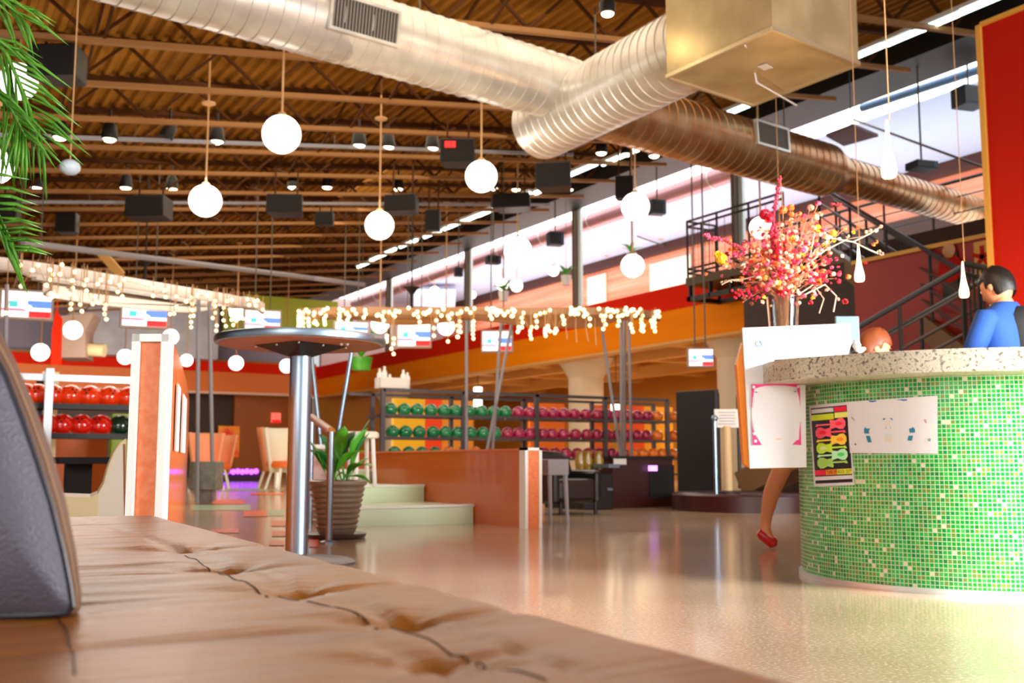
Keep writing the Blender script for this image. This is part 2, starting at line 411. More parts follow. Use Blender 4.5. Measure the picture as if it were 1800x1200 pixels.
# back wall of the hall with orange band
struct('wall_back', MB().span((-14, YB+1.0, 0), (13.2, YB+1.2, 7)), m_lav)
struct('trim_40', MB().span((-14, YB, 2.95), (13.2, YB+.2, 3.65)), mat('band_orange', '#e07420', .5))
struct('trim_41', MB().span((-14, YB-.05, 3.65), (13.2, YB+.2, 4.0)), m_red)
struct('trim_42', MB().span((-14, YB-.1, 2.87), (13.2, YB+.2, 2.95)), mat('band_edge', '#e9b9a0', .5))
struct('trim_43', MB().span((-14, YB+.2, 2.9), (13.2, YB+1.0, 3.1)).span((-14, YB+.2, 3.9), (13.2, YB+1.0, 4.1)), m_ochre)
struct('wall_pinsetter', MB().span((-14, YB+.6, 0), (13.2, YB+.8, 2.9)), m_dark)
bp = Q(410, 760, Y=YB+.55); bq = Q(512, 760, Y=YB+.55)
struct('wall_panel', MB().span((bp.x, YB+.45, 0), (bq.x, YB+.6, 2.9)), mat('brown_panel', '#a0560c', .5))
struct('wall_left', MB().span((-14.2, 14, 0), (-14, 40, 5)), m_dark)
# pale block wall and green box high at the back
p = Q(640, 500, d=37); 
struct('wall_green', MB().span((9.4, 33.5, 4.7), (12.6, 36, 5.9)), mat('green_booth', '#a9b82c', .5))
struct('wall_block', MB().span((4.5, 36.2, 4.0), (9.3, 36.9, 6.0)), mat('white_block', '#b9bccb', .6, var=(2, '#d0d4e0', 1)))

# cream columns below the gallery
for k, (px, Xc, lab) in enumerate(((1030, 14.2, 'broad cream round column behind the maroon balls'), (690, 14.2, 'cream column behind the green balls'), (1300, 14.0, 'yellowish column behind the menu board'), (562, 14.2, 'pale column behind the potted plant, near the corner of the hall'))):
    p = Q(px, 690, X=Xc)
    t = thing('column', (p.x, p.y, 0), lab, 'column', 'columns under the gallery')
    MB().lathe([(.42, 0), (.42, 2.5)], (p.x, p.y, 0)).build('shaft', m_col, t, smooth=True)
    MB().lathe([(.42, 2.5), (.6, 2.8), (.75, 2.95)], (p.x, p.y, 0)).build('capital', m_col, t, smooth=True)
# coloured wall panels behind the racks
for k, (a, b, c, nm, lab) in enumerate(((930, 990, '#ff7a10', 'orange', 'bright orange wall panel behind the maroon balls'), (1040, 1070, '#f06a18', 'orange', 'narrow orange wall panel right of the cream column'), (690, 745, '#ffc21c', 'yellow', 'yellow glowing panel behind the green balls'), (745, 775, '#ff4a12', 'red', 'red orange panel beside the yellow panel'), (775, 830, '#f79a2a', 'amber', 'amber panel behind the second bay of green balls'), (1095, 1130, '#ff5a18', 'red', 'red orange panel behind the third rack bay'), (1130, 1180, '#ffb020', 'amber', 'amber yellow panel at the dark cabinet end of the rack'))):
    p = Q(a, 740, Y=17.6); q = Q(b, 740, Y=17.6)
    tag(MB().span((p.x, 17.55, .1), (q.x, 17.65, 1.65)).build('wall_panel_board', mat('panel_'+str(k), c, .5)), lab, 'panel', 'coloured boards behind the rack')

# ================================================================== STEPS AND HALF WALL
def stepz(y0, z0, z1, nm, m=m_green, dy=None):
    xl = lambda y: y*(-.162*CR.x+math.sin(YAW))/(-.162*CR.y+math.cos(YAW))     # splayed left side
    y1 = 12.0 if dy is None else y0+dy
    struct(nm, MB().prism([V((xl(y0), y0, z0)), V((4.15, y0, z0)), V((4.15, y1, z0)), V((min(4.1, xl(y1)), y1, z0))], (0, 0, z1-z0)), m)
stepz(7.8, 0, .145, 'floor_step_1'); stepz(8.75, .145, .29, 'floor_step_2'); stepz(10.0, .29, .42, 'floor_step_3')
stepz(7.78, .135, .155, 'trim_50', m_tread, .06); stepz(8.73, .28, .30, 'trim_51', m_tread, .06); stepz(9.98, .41, .43, 'trim_52', m_tread, .06)
t = thing('half_wall', (4.2, 7, 0), 'low glossy orange half wall with white trimmed end beside the pale green steps', 'half wall')
MB().span((4.16, 7.03, 0), (4.27, 11.6, .59)).build('panel', m_orange, t)
MB().span((4.155, 6.95, 0), (4.275, 7.03, .605)).build('end_cap', m_cap, t)
MB().span((4.14, 6.94, 0), (4.165, 7.03, .61)).span((4.265, 6.94, 0), (4.29, 7.03, .61)).span((4.14, 6.94, .59), (4.29, 7.03, .61)).build('end_trim', m_trim, t)
MB().span((4.14, 7.03, .59), (4.29, 11.6, .605)).build('top_rail', m_cap, t)
# near half wall behind the sofa end
hA = Q(231, 800, d=3.3); hB = Q(296, 800, d=3.3); hA.z = hB.z = 0
zt = Q(265, 589, d=3.3).z
ux = (hB-hA).normalized(); wd = (hB-hA).length
t = thing('half_wall', hA, 'tall orange half wall with white trimmed end standing behind the sofa', 'half wall')
Mw = Matrix((ux, V((-ux.y, ux.x, 0)), V((0, 0, 1)))).transposed()
curve = [RF(hB.dot(CR), hB.dot(V((math.sin(YAW), math.cos(YAW), 0))))]
Rb, Fb = hB.dot(CR), hB.dot(V((math.sin(YAW), math.cos(YAW), 0)))
cr_ = []
for k in range(9):
    u = k/8*5.2; cr_.append((Rb-.275*u-.012*u*u*.35, Fb+u))
right_side = [RF(a_, b_) for a_, b_ in cr_]; left_side = [RF(a_-wd, b_) for a_, b_ in cr_]
MB().prism([p+V((0, 0, .0)) for p in right_side]+[p for p in reversed(left_side)], (0, 0, zt-.012)).build('panel', m_orange, t, smooth=True, ang=30)
cm = (hA+hB)/2
MB().box(cm+V((0, 0, zt/2))-Mw@V((0, .012, 0)), (wd-.03, .02, zt-.03), M=Mw).build('end_cap', m_cap, t)
MB().box(hA+V((0, 0, zt/2))+Mw@V((.012, -.012, 0)), (.024, .05, zt), M=Mw).box(hB+V((0, 0, zt/2))+Mw@V((-.012, -.012, 0)), (.024, .05, zt), M=Mw).box(cm+V((0, 0, zt-.012))-Mw@V((0, .012, 0)), (wd, .05, .024), M=Mw).build('end_trim', m_trim, t)
for k, (u0, u1) in enumerate(((.30, .55), (.85, 1.25))):
    p = RF(Rb-.275*u0+.004, Fb+u0); q = RF(Rb-.275*u1+.004, Fb+u1)
    MB().prism([p+V((0, 0, zt-.36)), q+V((0, 0, zt-.36)), q+V((0, 0, zt-.13)), p+V((0, 0, zt-.13))], CR*.006).build('notice', m_white, t)

# handrail beside the steps
t = thing('handrail', (2.1, 6.0, 0), 'slim steel posts with a wooden handrail behind the bar table', 'handrail')
pa = Q(578, 955, z=0); pb = V((2.15, 9.0, .15)); 
ha = Q(578, 757, d=6.46).z
MB().tube([(pa.x, pa.y, 0), (pa.x, pa.y, ha)], .022, 10).build('rail_post', m_steel, t, smooth=True)
q2 = Q(548, 733, d=8.4)
MB().tube([(q2.x, q2.y, 0), (q2.x, q2.y, q2.z)], .022, 10).build('rail_post', m_steel, t, smooth=True)
MB().tube([(pa.x, pa.y, ha), (q2.x, q2.y, q2.z), (q2.x+.05, q2.y+.12, q2.z-.04)], .028, 10).build('wooden_rail', mat('rail_wood', '#b8702c', .35), t, smooth=True)
MB().lathe([(.055, 0), (.055, .012), (.03, .02)], (pa.x, pa.y, 0), 16).build('foot_plate', m_steel, t)

# ================================================================== DUCTS
dd = V((math.sin(math.radians(81.9)), math.cos(math.radians(81.9)), 0))
def duct_mesh(a, b, r, pitch=.155, n=48):
    a, b = V(a), V(b); L = (b-a).length; pr = [(r-.01, 0), (r, 0)]; s = pitch
    while s < L:
        pr += [(r, s-.008), (r+.009, s-.004), (r+.009, s+.004), (r, s+.008)]; s += pitch
    pr += [(r, L), (r-.01, L)]
    return MB().lathe(pr, a, n, axis=(b-a))
e1 = Q(1000, 160, d=12.0)
s1 = e1 - dd*6.6
t = thing('spiral_duct', e1, 'fat silver spiral duct crossing the top of the hall, with a grille', 'duct')
duct_mesh(s1, e1, .375).build('duct_pipe', m_galv, t, smooth=True, ang=50)
MB().lathe([(.36, 0), (.375, .01), (.34, .05), (.0, .06)], e1, 40, axis=dd).build('end_cap', m_galv, t, smooth=True)
def grille(P, axis, nrm, w, h, t):
    axis = V(axis).normalized(); nrm = V(nrm).normalized(); up = nrm.cross(axis)
    M = Matrix((axis, up, nrm)).transposed()
    fr = MB()
    for sx, sy, ww, hh in ((0, 1, w+.06, .03), (0, -1, w+.06, .03), (1, 0, .03, h), (-1, 0, .03, h)):
        fr.box(P + M @ V((sx*(w/2+.015), sy*(h/2+.015), .02)), (ww, hh, .06), M=M)
    g = fr.build('grille_frame', m_galv, t)
    sl = MB().box(P, (w, h, .03), M=M)
    sl.build('grille_back', mat('grille_dark', '#4a443c', .6), t)
    s2 = MB(); k = 0
    while k*.035 < w:
        s2.box(P + M @ V((-w/2+.0175+k*.035, 0, .025)), (.012, h, .02), M=M); k += 1
    s2.build('grille_fins', m_grille, t)
toC = lambda P: (EYE-P).normalized()
gp = s1 + dd*((Q(620, 30, d=10).x - s1.x)/dd.x)
gn = V((dd.y, -dd.x, 0)).normalized()*1.0 + V((0, 0, -.15)); gn = (gn - dd*gn.dot(dd)).normalized()
grille(gp + gn*.36, dd, gn, .72, .30, t)

e2 = Q(950, 222, d=12.6)
t = thing('spiral_duct', e2, 'silver spiral duct running from the rounded end up to the square metal box', 'duct')
bx = Q(1172, 135, z=4.1); by = Q(1358, 50, z=4.1); bc = Q(1510, 112, z=4.1); bd = Q(1330, 178, z=4.1)
e2b = V((e2.x, bx.y+.02, e2.z))
duct_mesh(e2, e2b, .41, .14).build('duct_pipe', m_galv, t, smooth=True, ang=50)
MB().lathe([(.41, 0), (.40, -.01), (.38, -.03), (.0, -.04)], e2, 40, axis=(0, -1, 0)).build('end_cap', m_galv, t, smooth=True)
# box
t = thing('duct_plenum_box', (bx.x, by.y, 4.1), 'big square sheet metal duct box hanging above the bar', 'duct box')
bd = bx + (bc-by)
MB().prism([bx, by, bc, bd], (0, 0, 1.75)).build('box_shell', m_box, t, bevel=.006)
fl = MB()
for a_, b_ in ((bx, by), (by, bc), (bc, bd), (bd, bx)): fl.bar(a_+V((0, 0, .0)), b_+V((0, 0, .0)), .03, .035)
fl.build('corner_flange', mat('flange_metal', '#d8c9a4', .4, .7), t)
st = Q(1345, 118, z=4.085)
MB().box(st, (.12, .09, .006), rz=.3).build('sticker', m_white, t)
lp = MB().tube([Q(1310, 80, z=4.09), Q(1322, 105, d=9.4), Q(1330, 145, d=9.5), Q(1400, 185, d=10.2)], .008, 6)
lp.build('cable', m_white, t, smooth=True)
# third duct
c3 = Q(1340, 268, d=14.0); s3 = c3 - dd*3.0; m3 = Q(1430, 286, d=15.0); 
L3 = ((Q(1440, 285, d=14.9)-c3).dot(dd))
m3 = c3+dd*L3
t = thing('spiral_duct', c3, 'long coppery spiral duct stepping down to a thinner pipe towards the red wall', 'duct')
duct_mesh(s3, m3, .375).build('duct_pipe', m_duct2, t, smooth=True, ang=50)
MB().lathe([(.375, 0), (.38, .03), (.30, .22), (.30, .30)], m3, 48, axis=dd).build('reducer', m_duct2, t, smooth=True, ang=50)
duct_mesh(m3+dd*.28, m3+dd*5.1, .262, .16).build('thin_duct_pipe', m_duct2, t, smooth=True, ang=50)
gp = s3 + dd*((Q(1320, 228, d=13.8).x - s3.x)/dd.x)
gn = (V((dd.y, -dd.x, 0)) + V((0, 0, .05))).normalized()
grille(gp + gn*.36 + V((0, 0, .06)), dd, gn, .62, .28, t)
# duct hangers
for k, (P, r) in enumerate(((s1+dd*4.5, .385), (s1+dd*2, .385), (s3+dd*3.5, .385), (e2+V((0, -1.2, 0)), .42))):
    tag(MB().tube([P+V((0, 0, r)), V((P.x, P.y, jz(P.x)+.3))], .01, 6).build('hanger_rod', m_dwire), ['thin rod holding the silver duct near its capped end', 'thin rod holding the silver duct by its grille', 'thin rod holding the coppery duct', 'thin rod holding the duct beside the square box'][k], 'rod', 'duct hanger rods')
# gallery ducts, far room
t = thing('gallery_duct', (14.2, 20, 6.3), 'long pinkish round duct under the skylight of the upper room', 'duct')
p1 = Q(1395, 285, X=14.2); MB().tube([(14.2, 36, 6.3), (14.2, p1.y, 6.3)], .19, 24).build('duct_pipe', mat('pink_duct', '#b98a90', .35, .5), t, smooth=True)
for k in range(10): MB().lathe([(.2, 0), (.2, .04)], (14.2, 14+2.2*k, 6.3), 24, axis=(0, 1, 0)).build('joint_band', m_galv, t)
p1 = Q(1515, 190, X=13.7); p2 = Q(1735, 118, X=13.7)
tag(MB().tube([p1, p2], .065, 12).build('water_pipe', mat('blue_pipe', '#5f88b0', .4), smooth=True), 'thin blue grey pipe under the skylight beside the red wall', 'pipe')
t = thing('gallery_duct', Q(955, 528, X=18), 'pale fat duct stub low at the back of the upper room', 'duct')
a_ = Q(965, 522, X=19); MB().tube([Q(725, 520, d=36), Q(800, 523, d=36)], .36, 24).build('duct_pipe', mat('white_duct', '#d5dbe6', .4), t, smooth=True)

# fluorescent strips between joists
k = 0
for (px, py, ln) in ((640, 465, .9), (665, 452, 1.0), (687, 441, .6), (718, 428, 1.0), (760, 411, .9), (800, 395, 1.1), (835, 381, 1.1), (858, 372, .8), (915, 347, .8), (962, 331, 1.0), (1020, 300, 1.1), (1090, 276, 1.1), (1128, 258, 1.1), (1310, 187, 1.0), (1375, 155, 1.1), (1537, 86, 1.25), (1620, 52, 1.1), (1690, 22, 1.2)):
    P = Q(px, py, z=6.02)
    t = thing('fluorescent_strip', P, 'pale green fluorescent strip beside the gallery edge, %s from the back' % ORD[k], 'strip light', 'fluorescent strips along the roof edge'); k += 1
    MB().box(P+V((0, 0, .05)), (.14, ln+.1, .05)).build('housing', m_white, t)
    MB().tube([P+V((0, -ln/2, 0)), P+V((0, ln/2, 0))], .04, 10).build('tube', m_tube, t, smooth=True)

# ================================================================== GLOBE PENDANTS
def globe(px, py, dpx, label, D=.4, top=None, group='opal globe pendants', lit=True, dd_=None):
    d = dd_ or D*1850/dpx
    P = Q(px, py, d=d); r = dpx*d/1850/2
    if top is None:
        top = jz(P.x)+.6 if P.x < 13 else 6.62
    else: top = Q(px, top, d=d).z
    t = thing('globe_pendant', P, label, 'pendant lamp', group)
    MB().sphere(P, r, 28, 18).build('globe', m_globe, t, smooth=True)
    MB().tube([P+V((0, 0, r*.96)), V((P.x, P.y, top))], .012 if d < 16 else .016, 6).build('stem', m_wire, t)
    MB().lathe([(.02, 0), (.085, .03), (.085, .05)], (P.x, P.y, (jz(P.x) if P.x < 13 and dpx > 50 else top)-.05), 16).build('ceiling_cap', m_wire, t, smooth=True)
    MB().lathe([(r*.3, 0), (r*.22, .03), (.02, .05)], (P.x, P.y, P.z+r*.95), 12).build('collar', m_wire, t, smooth=True)
    return t
G = [(495, 236, 70, 'largest round opal globe, hanging high below the silver duct'),
 (361, 353, 58, 'opal globe with its cap on the joist, left of the largest globe'),
 (667, 396, 52, 'opal globe on a long stem between the two dark ceiling boxes'),
 (846, 310, 58, 'opal globe below the silver duct, beside a spotlight'),
 (33, 143, 66, 'opal globe behind the palm fronds'),
 (-8, 292, 62, 'opal globe cut by the picture edge beside the palm'),
 (1117, 363, 51, 'large opal globe in front of the pink duct'),
 (1112, 467, 42, 'opal globe hanging at the dark trim near the fern'),
 (128, 580, 33, 'opal globe between the two hanging screens, before the beige wall'),
 (71, 619, 31, 'opal globe hanging below the screen beside the sofa back'),
 (220, 627, 27, 'opal globe touching the edge of the tall orange half wall'),
 (300, 592, 28, 'opal globe peeking over the corner of the tall orange half wall'),
 (328, 633, 22, 'small opal globe just right of the tall orange half wall'),
 (415, 638, 26, 'opal globe under the bar table top, clear of its pole'),
 (504, 643, 25, 'opal globe half hidden by the bar table pole'),
 (209, 530, 21, 'opal globe partly hidden behind the second hanging screen'),
 (417, 549, 28, 'opal globe under the end of the white canopy'),
 (668, 570, 32, 'opal globe under the left end of the copper lit canopy'),
 (784, 574, 31, 'opal globe under the canopy between two screens')]
for g in G: globe(*g[:3], g[3])
G2 = [(1161, 377, 26, 'small white globe on a short white stem before a speaker'),
 (973, 437, 23, 'small white globe in the upper room, before a speaker'),
 (1046, 450, 21, 'small white globe in the upper room left of the fern globe'),
 (910, 440, 50, 'big pale globe glaring in the upper room window'),
 (973, 475, 21, 'small pale globe above the potted plant on the ledge'),
 (883, 500, 21, 'small white globe, first of a close pair over the canopy'),
 (908, 502, 22, 'small white globe, second of a close pair over the canopy'),
 (764, 512, 18, 'tiny white globe over the white duct stub'),
 (830, 518, 14, 'tiny white globe beside the second gallery post'),
 (1066, 408, 24, 'faint white globe between post and big globe'),
 (1337, 400, 40, 'bright globe glowing behind the red flowers')]
for g in G2:
    D = .4; d = D*1850/g[2]; d = min(d, 33)
    if g[3].startswith('bright'): d = 16.5
    if g[3].startswith('big'): d = 20
    globe(*g[:3], g[3], dd_=d, group='small globes of the upper room')

# teardrop glass pendants over the bar
def teardrop(px, py0, py1, d, label, first=None):
    a = Q(px, py0, d=d); b = Q(px, py1, d=d); h = a.z-b.z
    t = thing('teardrop_pendant', b, label, 'pendant lamp', 'glass teardrop pendants over the bar')
    pr = [(.0, 0), (.085, .004), (.115, .03), (.125, .1), (.12, .2), (.09, .34), (.058, .5), (.036, .7), (.024, .9), (.016, 1), (0, 1.01)]
    MB().lathe([(r*h, z*h) for r, z in pr], b, 24).build('glass_shade', mat('pendant_glass', '#fff3e6', .2, emit=(1, .74, .45), estr=3.2), t, smooth=True)
    MB().sphere(b+V((0, 0, h*.13)), h*.09, 12, 8).build('bulb', m_bulbhot, t, smooth=True)
    top = jz(a.x)
    MB().tube([a+V((0, 0, 0)), V((a.x, a.y, top))], .0035, 5).build('cord', m_wire, t)
    point('teardrop_light', b+V((0, 0, h*.1)) - V((0, .12, 0)), 18, (1, .6, .25), .05)
teardrop(1563, 211, 313, 5.5, 'nearest glass teardrop pendant, glowing in front of the coppery duct')
teardrop(1511, 430, 495, 8.5, 'glass teardrop pendant hanging beside the flower twigs')
teardrop(1695, 460, 523, 8.8, 'glass teardrop pendant just left of the dark haired person')
teardrop(1371, 420, 448, 10.5, 'small glass teardrop pendant showing through the bouquet')

# cylinder lamps under the gallery
for px, py0, py1, w, lab in ((1040, 657, 700, .16, 'tall white cylinder lamp in front of the cream column'), (840, 680, 692, .16, 'upper small white cube lamp behind the green balls'), (840, 700, 714, .16, 'lower small white cube lamp behind the green balls'), (1083, 708, 722, .2, 'white box lamp above the maroon balls near the slim poles'), (584, 712, 741, .15, 'white cylinder lamp beside the bar table pole'), (1295, 650, 664, .14, 'small lamp beside the menu board')):
    a = Q(px, py0, X=14.5); b = Q(px, py1, X=14.5); w *= a.dot(V((math.sin(YAW), math.cos(YAW), 0)))/19.5
    t = thing('cylinder_lamp', b, lab, 'lamp', 'lamps under the gallery')
    MB().lathe([(w/2-.01, 0), (w/2, .01), (w/2, a.z-b.z-.01), (w/2-.02, a.z-b.z)], b, 16).build('shade', m_globe, t, smooth=True)
    MB().tube([a, V((a.x, a.y, 3.45))], .01, 6).build('cord', m_dwire, t)
for px, py, lab in ((636, 703, 'wide ceiling lamp left of the ball rack'), (693, 701, 'round ceiling lamp above the first green balls')):
    P = Q(px, py, X=15.6)
    t = thing('disc_lamp', P, lab, 'lamp', 'ceiling lamps under the gallery')
    MB().sphere(P, .27, 16, 10, (1.2, 1.2, .6)).build('diffuser', m_globe, t, smooth=True)
    MB().tube([P+V((0, 0, .1)), V((P.x, P.y, 3.45))], .02, 6).build('stem', m_dwire, t)

# track rows with spotlights
def track(Y, x0, x1, z_of, n, lab):
    t = thing('lighting_track', ((x0+x1)/2, Y, z_of(0)), lab, 'track')
    MB().bar((x0, Y, z_of(x0)), (x1, Y, z_of(x1)), .05, .05).build('rail', m_grey, t)
    x = x0+.3
    while x < x1: MB().tube([(x, Y, z_of(x)), (x, Y, jz(x)+.05)], .008, 5).build('hanger', m_dwire, t); x += 2.8
YA = 14.35; YB_ = 18.3
trk = lambda X: jz(X)-.12
track(YA, -9, 9.5, trk, 0, 'long dark lighting track in front, carrying the higher spotlights')
track(YB_, -9, 11.5, trk, 0, 'long dark lighting track behind, carrying the lower spotlights')
spots = [(105, 243, YA), (192, 246, YA), (381, 250, YA), (631, 257, YA), (682, 260, YA), (760, 262, YA), (1057, 270, YA), (1102, 272, YA), (1150, 275, YA),
         (63, 331, YB_), (221, 331, YB_), (302, 333, YB_), (515, 330, YB_), (575, 330, YB_), (700, 333, YB_), (867, 332, YB_), (907, 334, YB_), (1000, 334, YB_)]
cnt = {YA: 0, YB_: 0}; s0 = None
for i, (px, py, Y) in enumerate(spots):
    P = Q(px, py, Y=Y)
    lab = '%s lit spotlight along the %s lighting track, counted from the palm' % (ORD[cnt[Y]].capitalize() if False else ORD[cnt[Y]], 'front' if Y == YA else 'rear'); cnt[Y] += 1
    if s0 is None:
        t = thing('track_spotlight', P, lab, 'spotlight', 'lit track spotlights')
        MB().lathe([(.07, .02), (.105, 0), (.11, .04), (.085, .2), (.04, .26), (0, .265)], P, 16).build('housing', m_black, t, smooth=True)
        MB().sphere(P+V((0, 0, .02)), .092, 16, 8, (1, 1, .55)).build('lens', m_bulbhot, t.children[0], smooth=True)
        MB().tube([P+V((0, 0, .2)), P+V((0, 0, .42))], .018, 8).build('yoke', m_black, t)
        s0 = t
    else: place(s0, P, lab)
P = Q(290, 243, Y=YA); t = thing('track_spotlight', P, 'unlit black spotlight tilted on the front lighting track', 'spotlight')
M_ = Matrix.Rotation(.5, 3, 'Y')
MB().lathe([(.07, .02), (.10, 0), (.10, .04), (.085, .2), (.04, .26), (0, .265)], P, 16, axis=(.4, 0, 1)).build('housing', m_black, t, smooth=True)
MB().tube([P+V((.06, 0, .18)), P+V((.06, 0, .42))], .018, 8).build('yoke', m_black, t)
P = Q(1068, 24, d=9.5); t = thing('ceiling_lamp', P, 'bright round lamp above the joint of the silver ducts', 'lamp')
MB().lathe([(.05, 0), (.075, .0), (.08, .1), (.05, .14), (0, .15)], P, 16).build('housing', m_black, t, smooth=True)
MB().sphere(P+V((0, 0, 0)), .06, 16, 8, (1, 1, .5)).build('lens', m_bulbhot, t, smooth=True)
MB().tube([P+V((0, 0, .12)), V((P.x, P.y, jz(P.x)+.3))], .01, 6).build('stem', m_black, t)
point('joint_lamp_light', P-V((0, 0, .15)), 5, (1, .75, .4), .06)

# ceiling speakers / dark boxes
def speaker(px, py, wpx, hpx, d, label, rz=0, red=False, name='ceiling_speaker', cat='speaker'):
    P = Q(px, py, d=d); w = wpx*d/1850; h = hpx*d/1850; dp = w*.7
    t = thing(name, P, label, cat, 'dark boxes hung from the joists')
    t.rotation_euler = (0, 0, -YAW+rz)
    base = P
    def L(p): return base+V(p)
    c = MB(); y0, y1 = -dp/2, dp/2
    c.add([L(p) for p in [(-w/2, y0, -h/2), (w/2, y0, -h/2), (w/2*.95, y0, h/2), (-w/2*.95, y0, h/2), (-w/2*.8, y1, -h/2), (w/2*.8, y1, -h/2), (w/2*.8, y1, h/2), (-w/2*.8, y1, h/2)]],
          [(3, 2, 1, 0), (4, 5, 6, 7), (0, 1, 5, 4), (1, 2, 6, 5), (2, 3, 7, 6), (3, 0, 4, 7)])
    c.build('cabinet', m_black, t, bevel=.015)
    MB().box(L((0, y0-.008, 0)), (w*.9, .016, h*.86)).build('grille_cloth', mat('speaker_cloth', '#15100f', .9), t)
    b = MB()
    for s in (-1, 1): b.bar(L((s*w*.3, 0, h/2)), L((s*w*.3, 0, h/2+max(.15, (jz(P.x)-P.z-h/2)+.1))), .025)
    b.build('bracket', m_web, t)
    if red: MB().box(L((-w*.2, y0-.02, h*.22)), (w*.3, .01, h*.25)).build('red_light', mat('red_glow', '#ff1010', .5, emit=(1, .02, .02), estr=1.2), t)
SP = [(105, 115, 92, 60, 10.5, 'large black box beside the palm, topmost and nearest'), (265, 367, 75, 38, 17, 'black wide box left of the second globe'), (503, 362, 66, 34, 17, 'black wide box between the second and third globes'),
 (708, 360, 60, 30, 17.5, 'brown black box right of the long-stemmed globe'), (120, 393, 38, 36, 19, 'small square black box under the pale lamp'), (572, 385, 34, 24, 20, 'small black box left of the long-stemmed globe'),
 (762, 388, 28, 38, 19, 'upright black box near the strip lights'), (805, 270, 64, 44, 14.5, 'black box with a red glow beside the silver duct'), (975, 312, 66, 46, 15, 'black box right under the rounded duct end'),
 (18, 370, 36, 42, 16, 'black box behind the drooping palm tips'), (902, 357, 70, 26, 19, 'long violet black box by the gallery edge'), (1098, 331, 34, 42, 17, 'dark box in front of the skylight above the large globe')]
for s in SP: speaker(*s, red=('red glow' in s[5]), rz=rnd.uniform(-.2, .2))
# speakers of the upper room
for px, py, w_, h_, lab in ((976, 420, 30, 24, 'blue grey speaker behind the small globe'), (867, 457, 28, 14, 'flat blue black speaker on the upper room ceiling'), (806, 478, 16, 16, 'tiny blue speaker by the gallery post'), (1155, 365, 30, 26, 'dark speaker behind the short-stemmed white globe'),
   (1703, 172, 54, 36, 'blue black speaker on an arm beside the red wall'), (1620, 292, 50, 14, 'flat black projector beside the glowing teardrop')):
    d_ = 15 if px > 1500 else (20.3 if px > 1100 else 23)
    P = Q(px, py, d=d_); w = w_*d_/1850; h = h_*d_/1850
    t = thing('wall_speaker', P, lab, 'speaker', 'speakers of the upper room')
    MB().box(P, (w*.9, w*.7, h), rz=-YAW+.3).build('cabinet', mat('slate_plastic', '#33404f', .5), t, bevel=.01)
    MB().box(P-V((math.sin(YAW)*w*.36, math.cos(YAW)*w*.36, 0)), (w*.7, .02, h*.8), rz=-YAW+.3).build('grille', m_black, t)
    MB().tube([P+V((0, 0, h/2)), V((P.x, P.y, 6.6))], .015, 6).build('bracket', m_dwire, t)
# hanging sheet metal panel in front of the skylight
P = Q(1497, 241, d=15)
t = thing('ceiling_baffle', P, 'mauve flat panel hanging below the skylight', 'panel')
MB().prism([Q(1452, 240, z=P.z), Q(1500, 222, z=P.z), Q(1544, 240, z=P.z), Q(1483, 257, z=P.z)], (0, 0, .04)).build('sheet', mat('mauve_panel', '#7a5a66', .6), t)
MB().tube([P, V((P.x, P.y, 6.6))], .008, 6).build('hanger', m_dwire, t)
# track on the upper ceiling
for a_, b_, lab in ((Q(1120, 415, z=6.5), Q(1225, 452, z=6.5), 'thin dark track on the upper room ceiling behind the fern globe'), (Q(1500, 210, z=6.4), Q(1745, 300, d=14), 'thin dark cable run across the upper room beside the red wall')):
    tag(MB().tube([a_, b_], .02, 6).build('ceiling_track', m_dwire), lab, 'track')
# pale round lamp at the left
P = Q(123, 294, d=8); t = thing('dome_lamp', P, 'pale unlit dome lamp beside the palm tips', 'lamp')
MB().sphere(P, .078, 20, 12, (1, 1, .8)).build('dome', mat('pale_blue_glass', '#cfe0ea', .4), t, smooth=True)
MB().tube([P, V((P.x, P.y, jz(P.x)+.1))], .006, 6).build('stem', m_wire, t)
P = Q(245, 240, Y=14)
# tan batten and tilted boards at the back
tag(MB().box(Q(195, 463, d=20), (.16, .1, .62), M=Matrix.Rotation(-YAW, 3, 'Z') @ Matrix.Rotation(-.75, 3, 'Y')).build('tilted_panel', m_tan), 'tan board tilted above the white canopy', 'panel')
for (a, b, lab) in (((40, 426), (640, 500), 'long thin grey pipe crossing above both canopies'),):
    A_ = Q(*a, d=15); B_ = Q(*b, d=24)
    tag(MB().tube([A_, B_], .05, 8).build('pipe', m_grey, smooth=True), lab, 'pipe')
for px, py, lab in ((256, 458, 'black screen bracket above the white canopy'), (724, 508, 'black bracket on a post above the copper lit canopy')):
    P = Q(px, py, d=18); t = thing('mount_bracket', P, lab, 'bracket')
    MB().lathe([(.03, -.5), (.03, -.1), (.1, .0), (.16, .03)], P, 12).build('stand', m_black, t, smooth=True)
    MB().tube([P, V((P.x, P.y, jz(P.x)+.6 if P.x < 13 else 6.6))], .015, 6).build('rod', m_black, t)

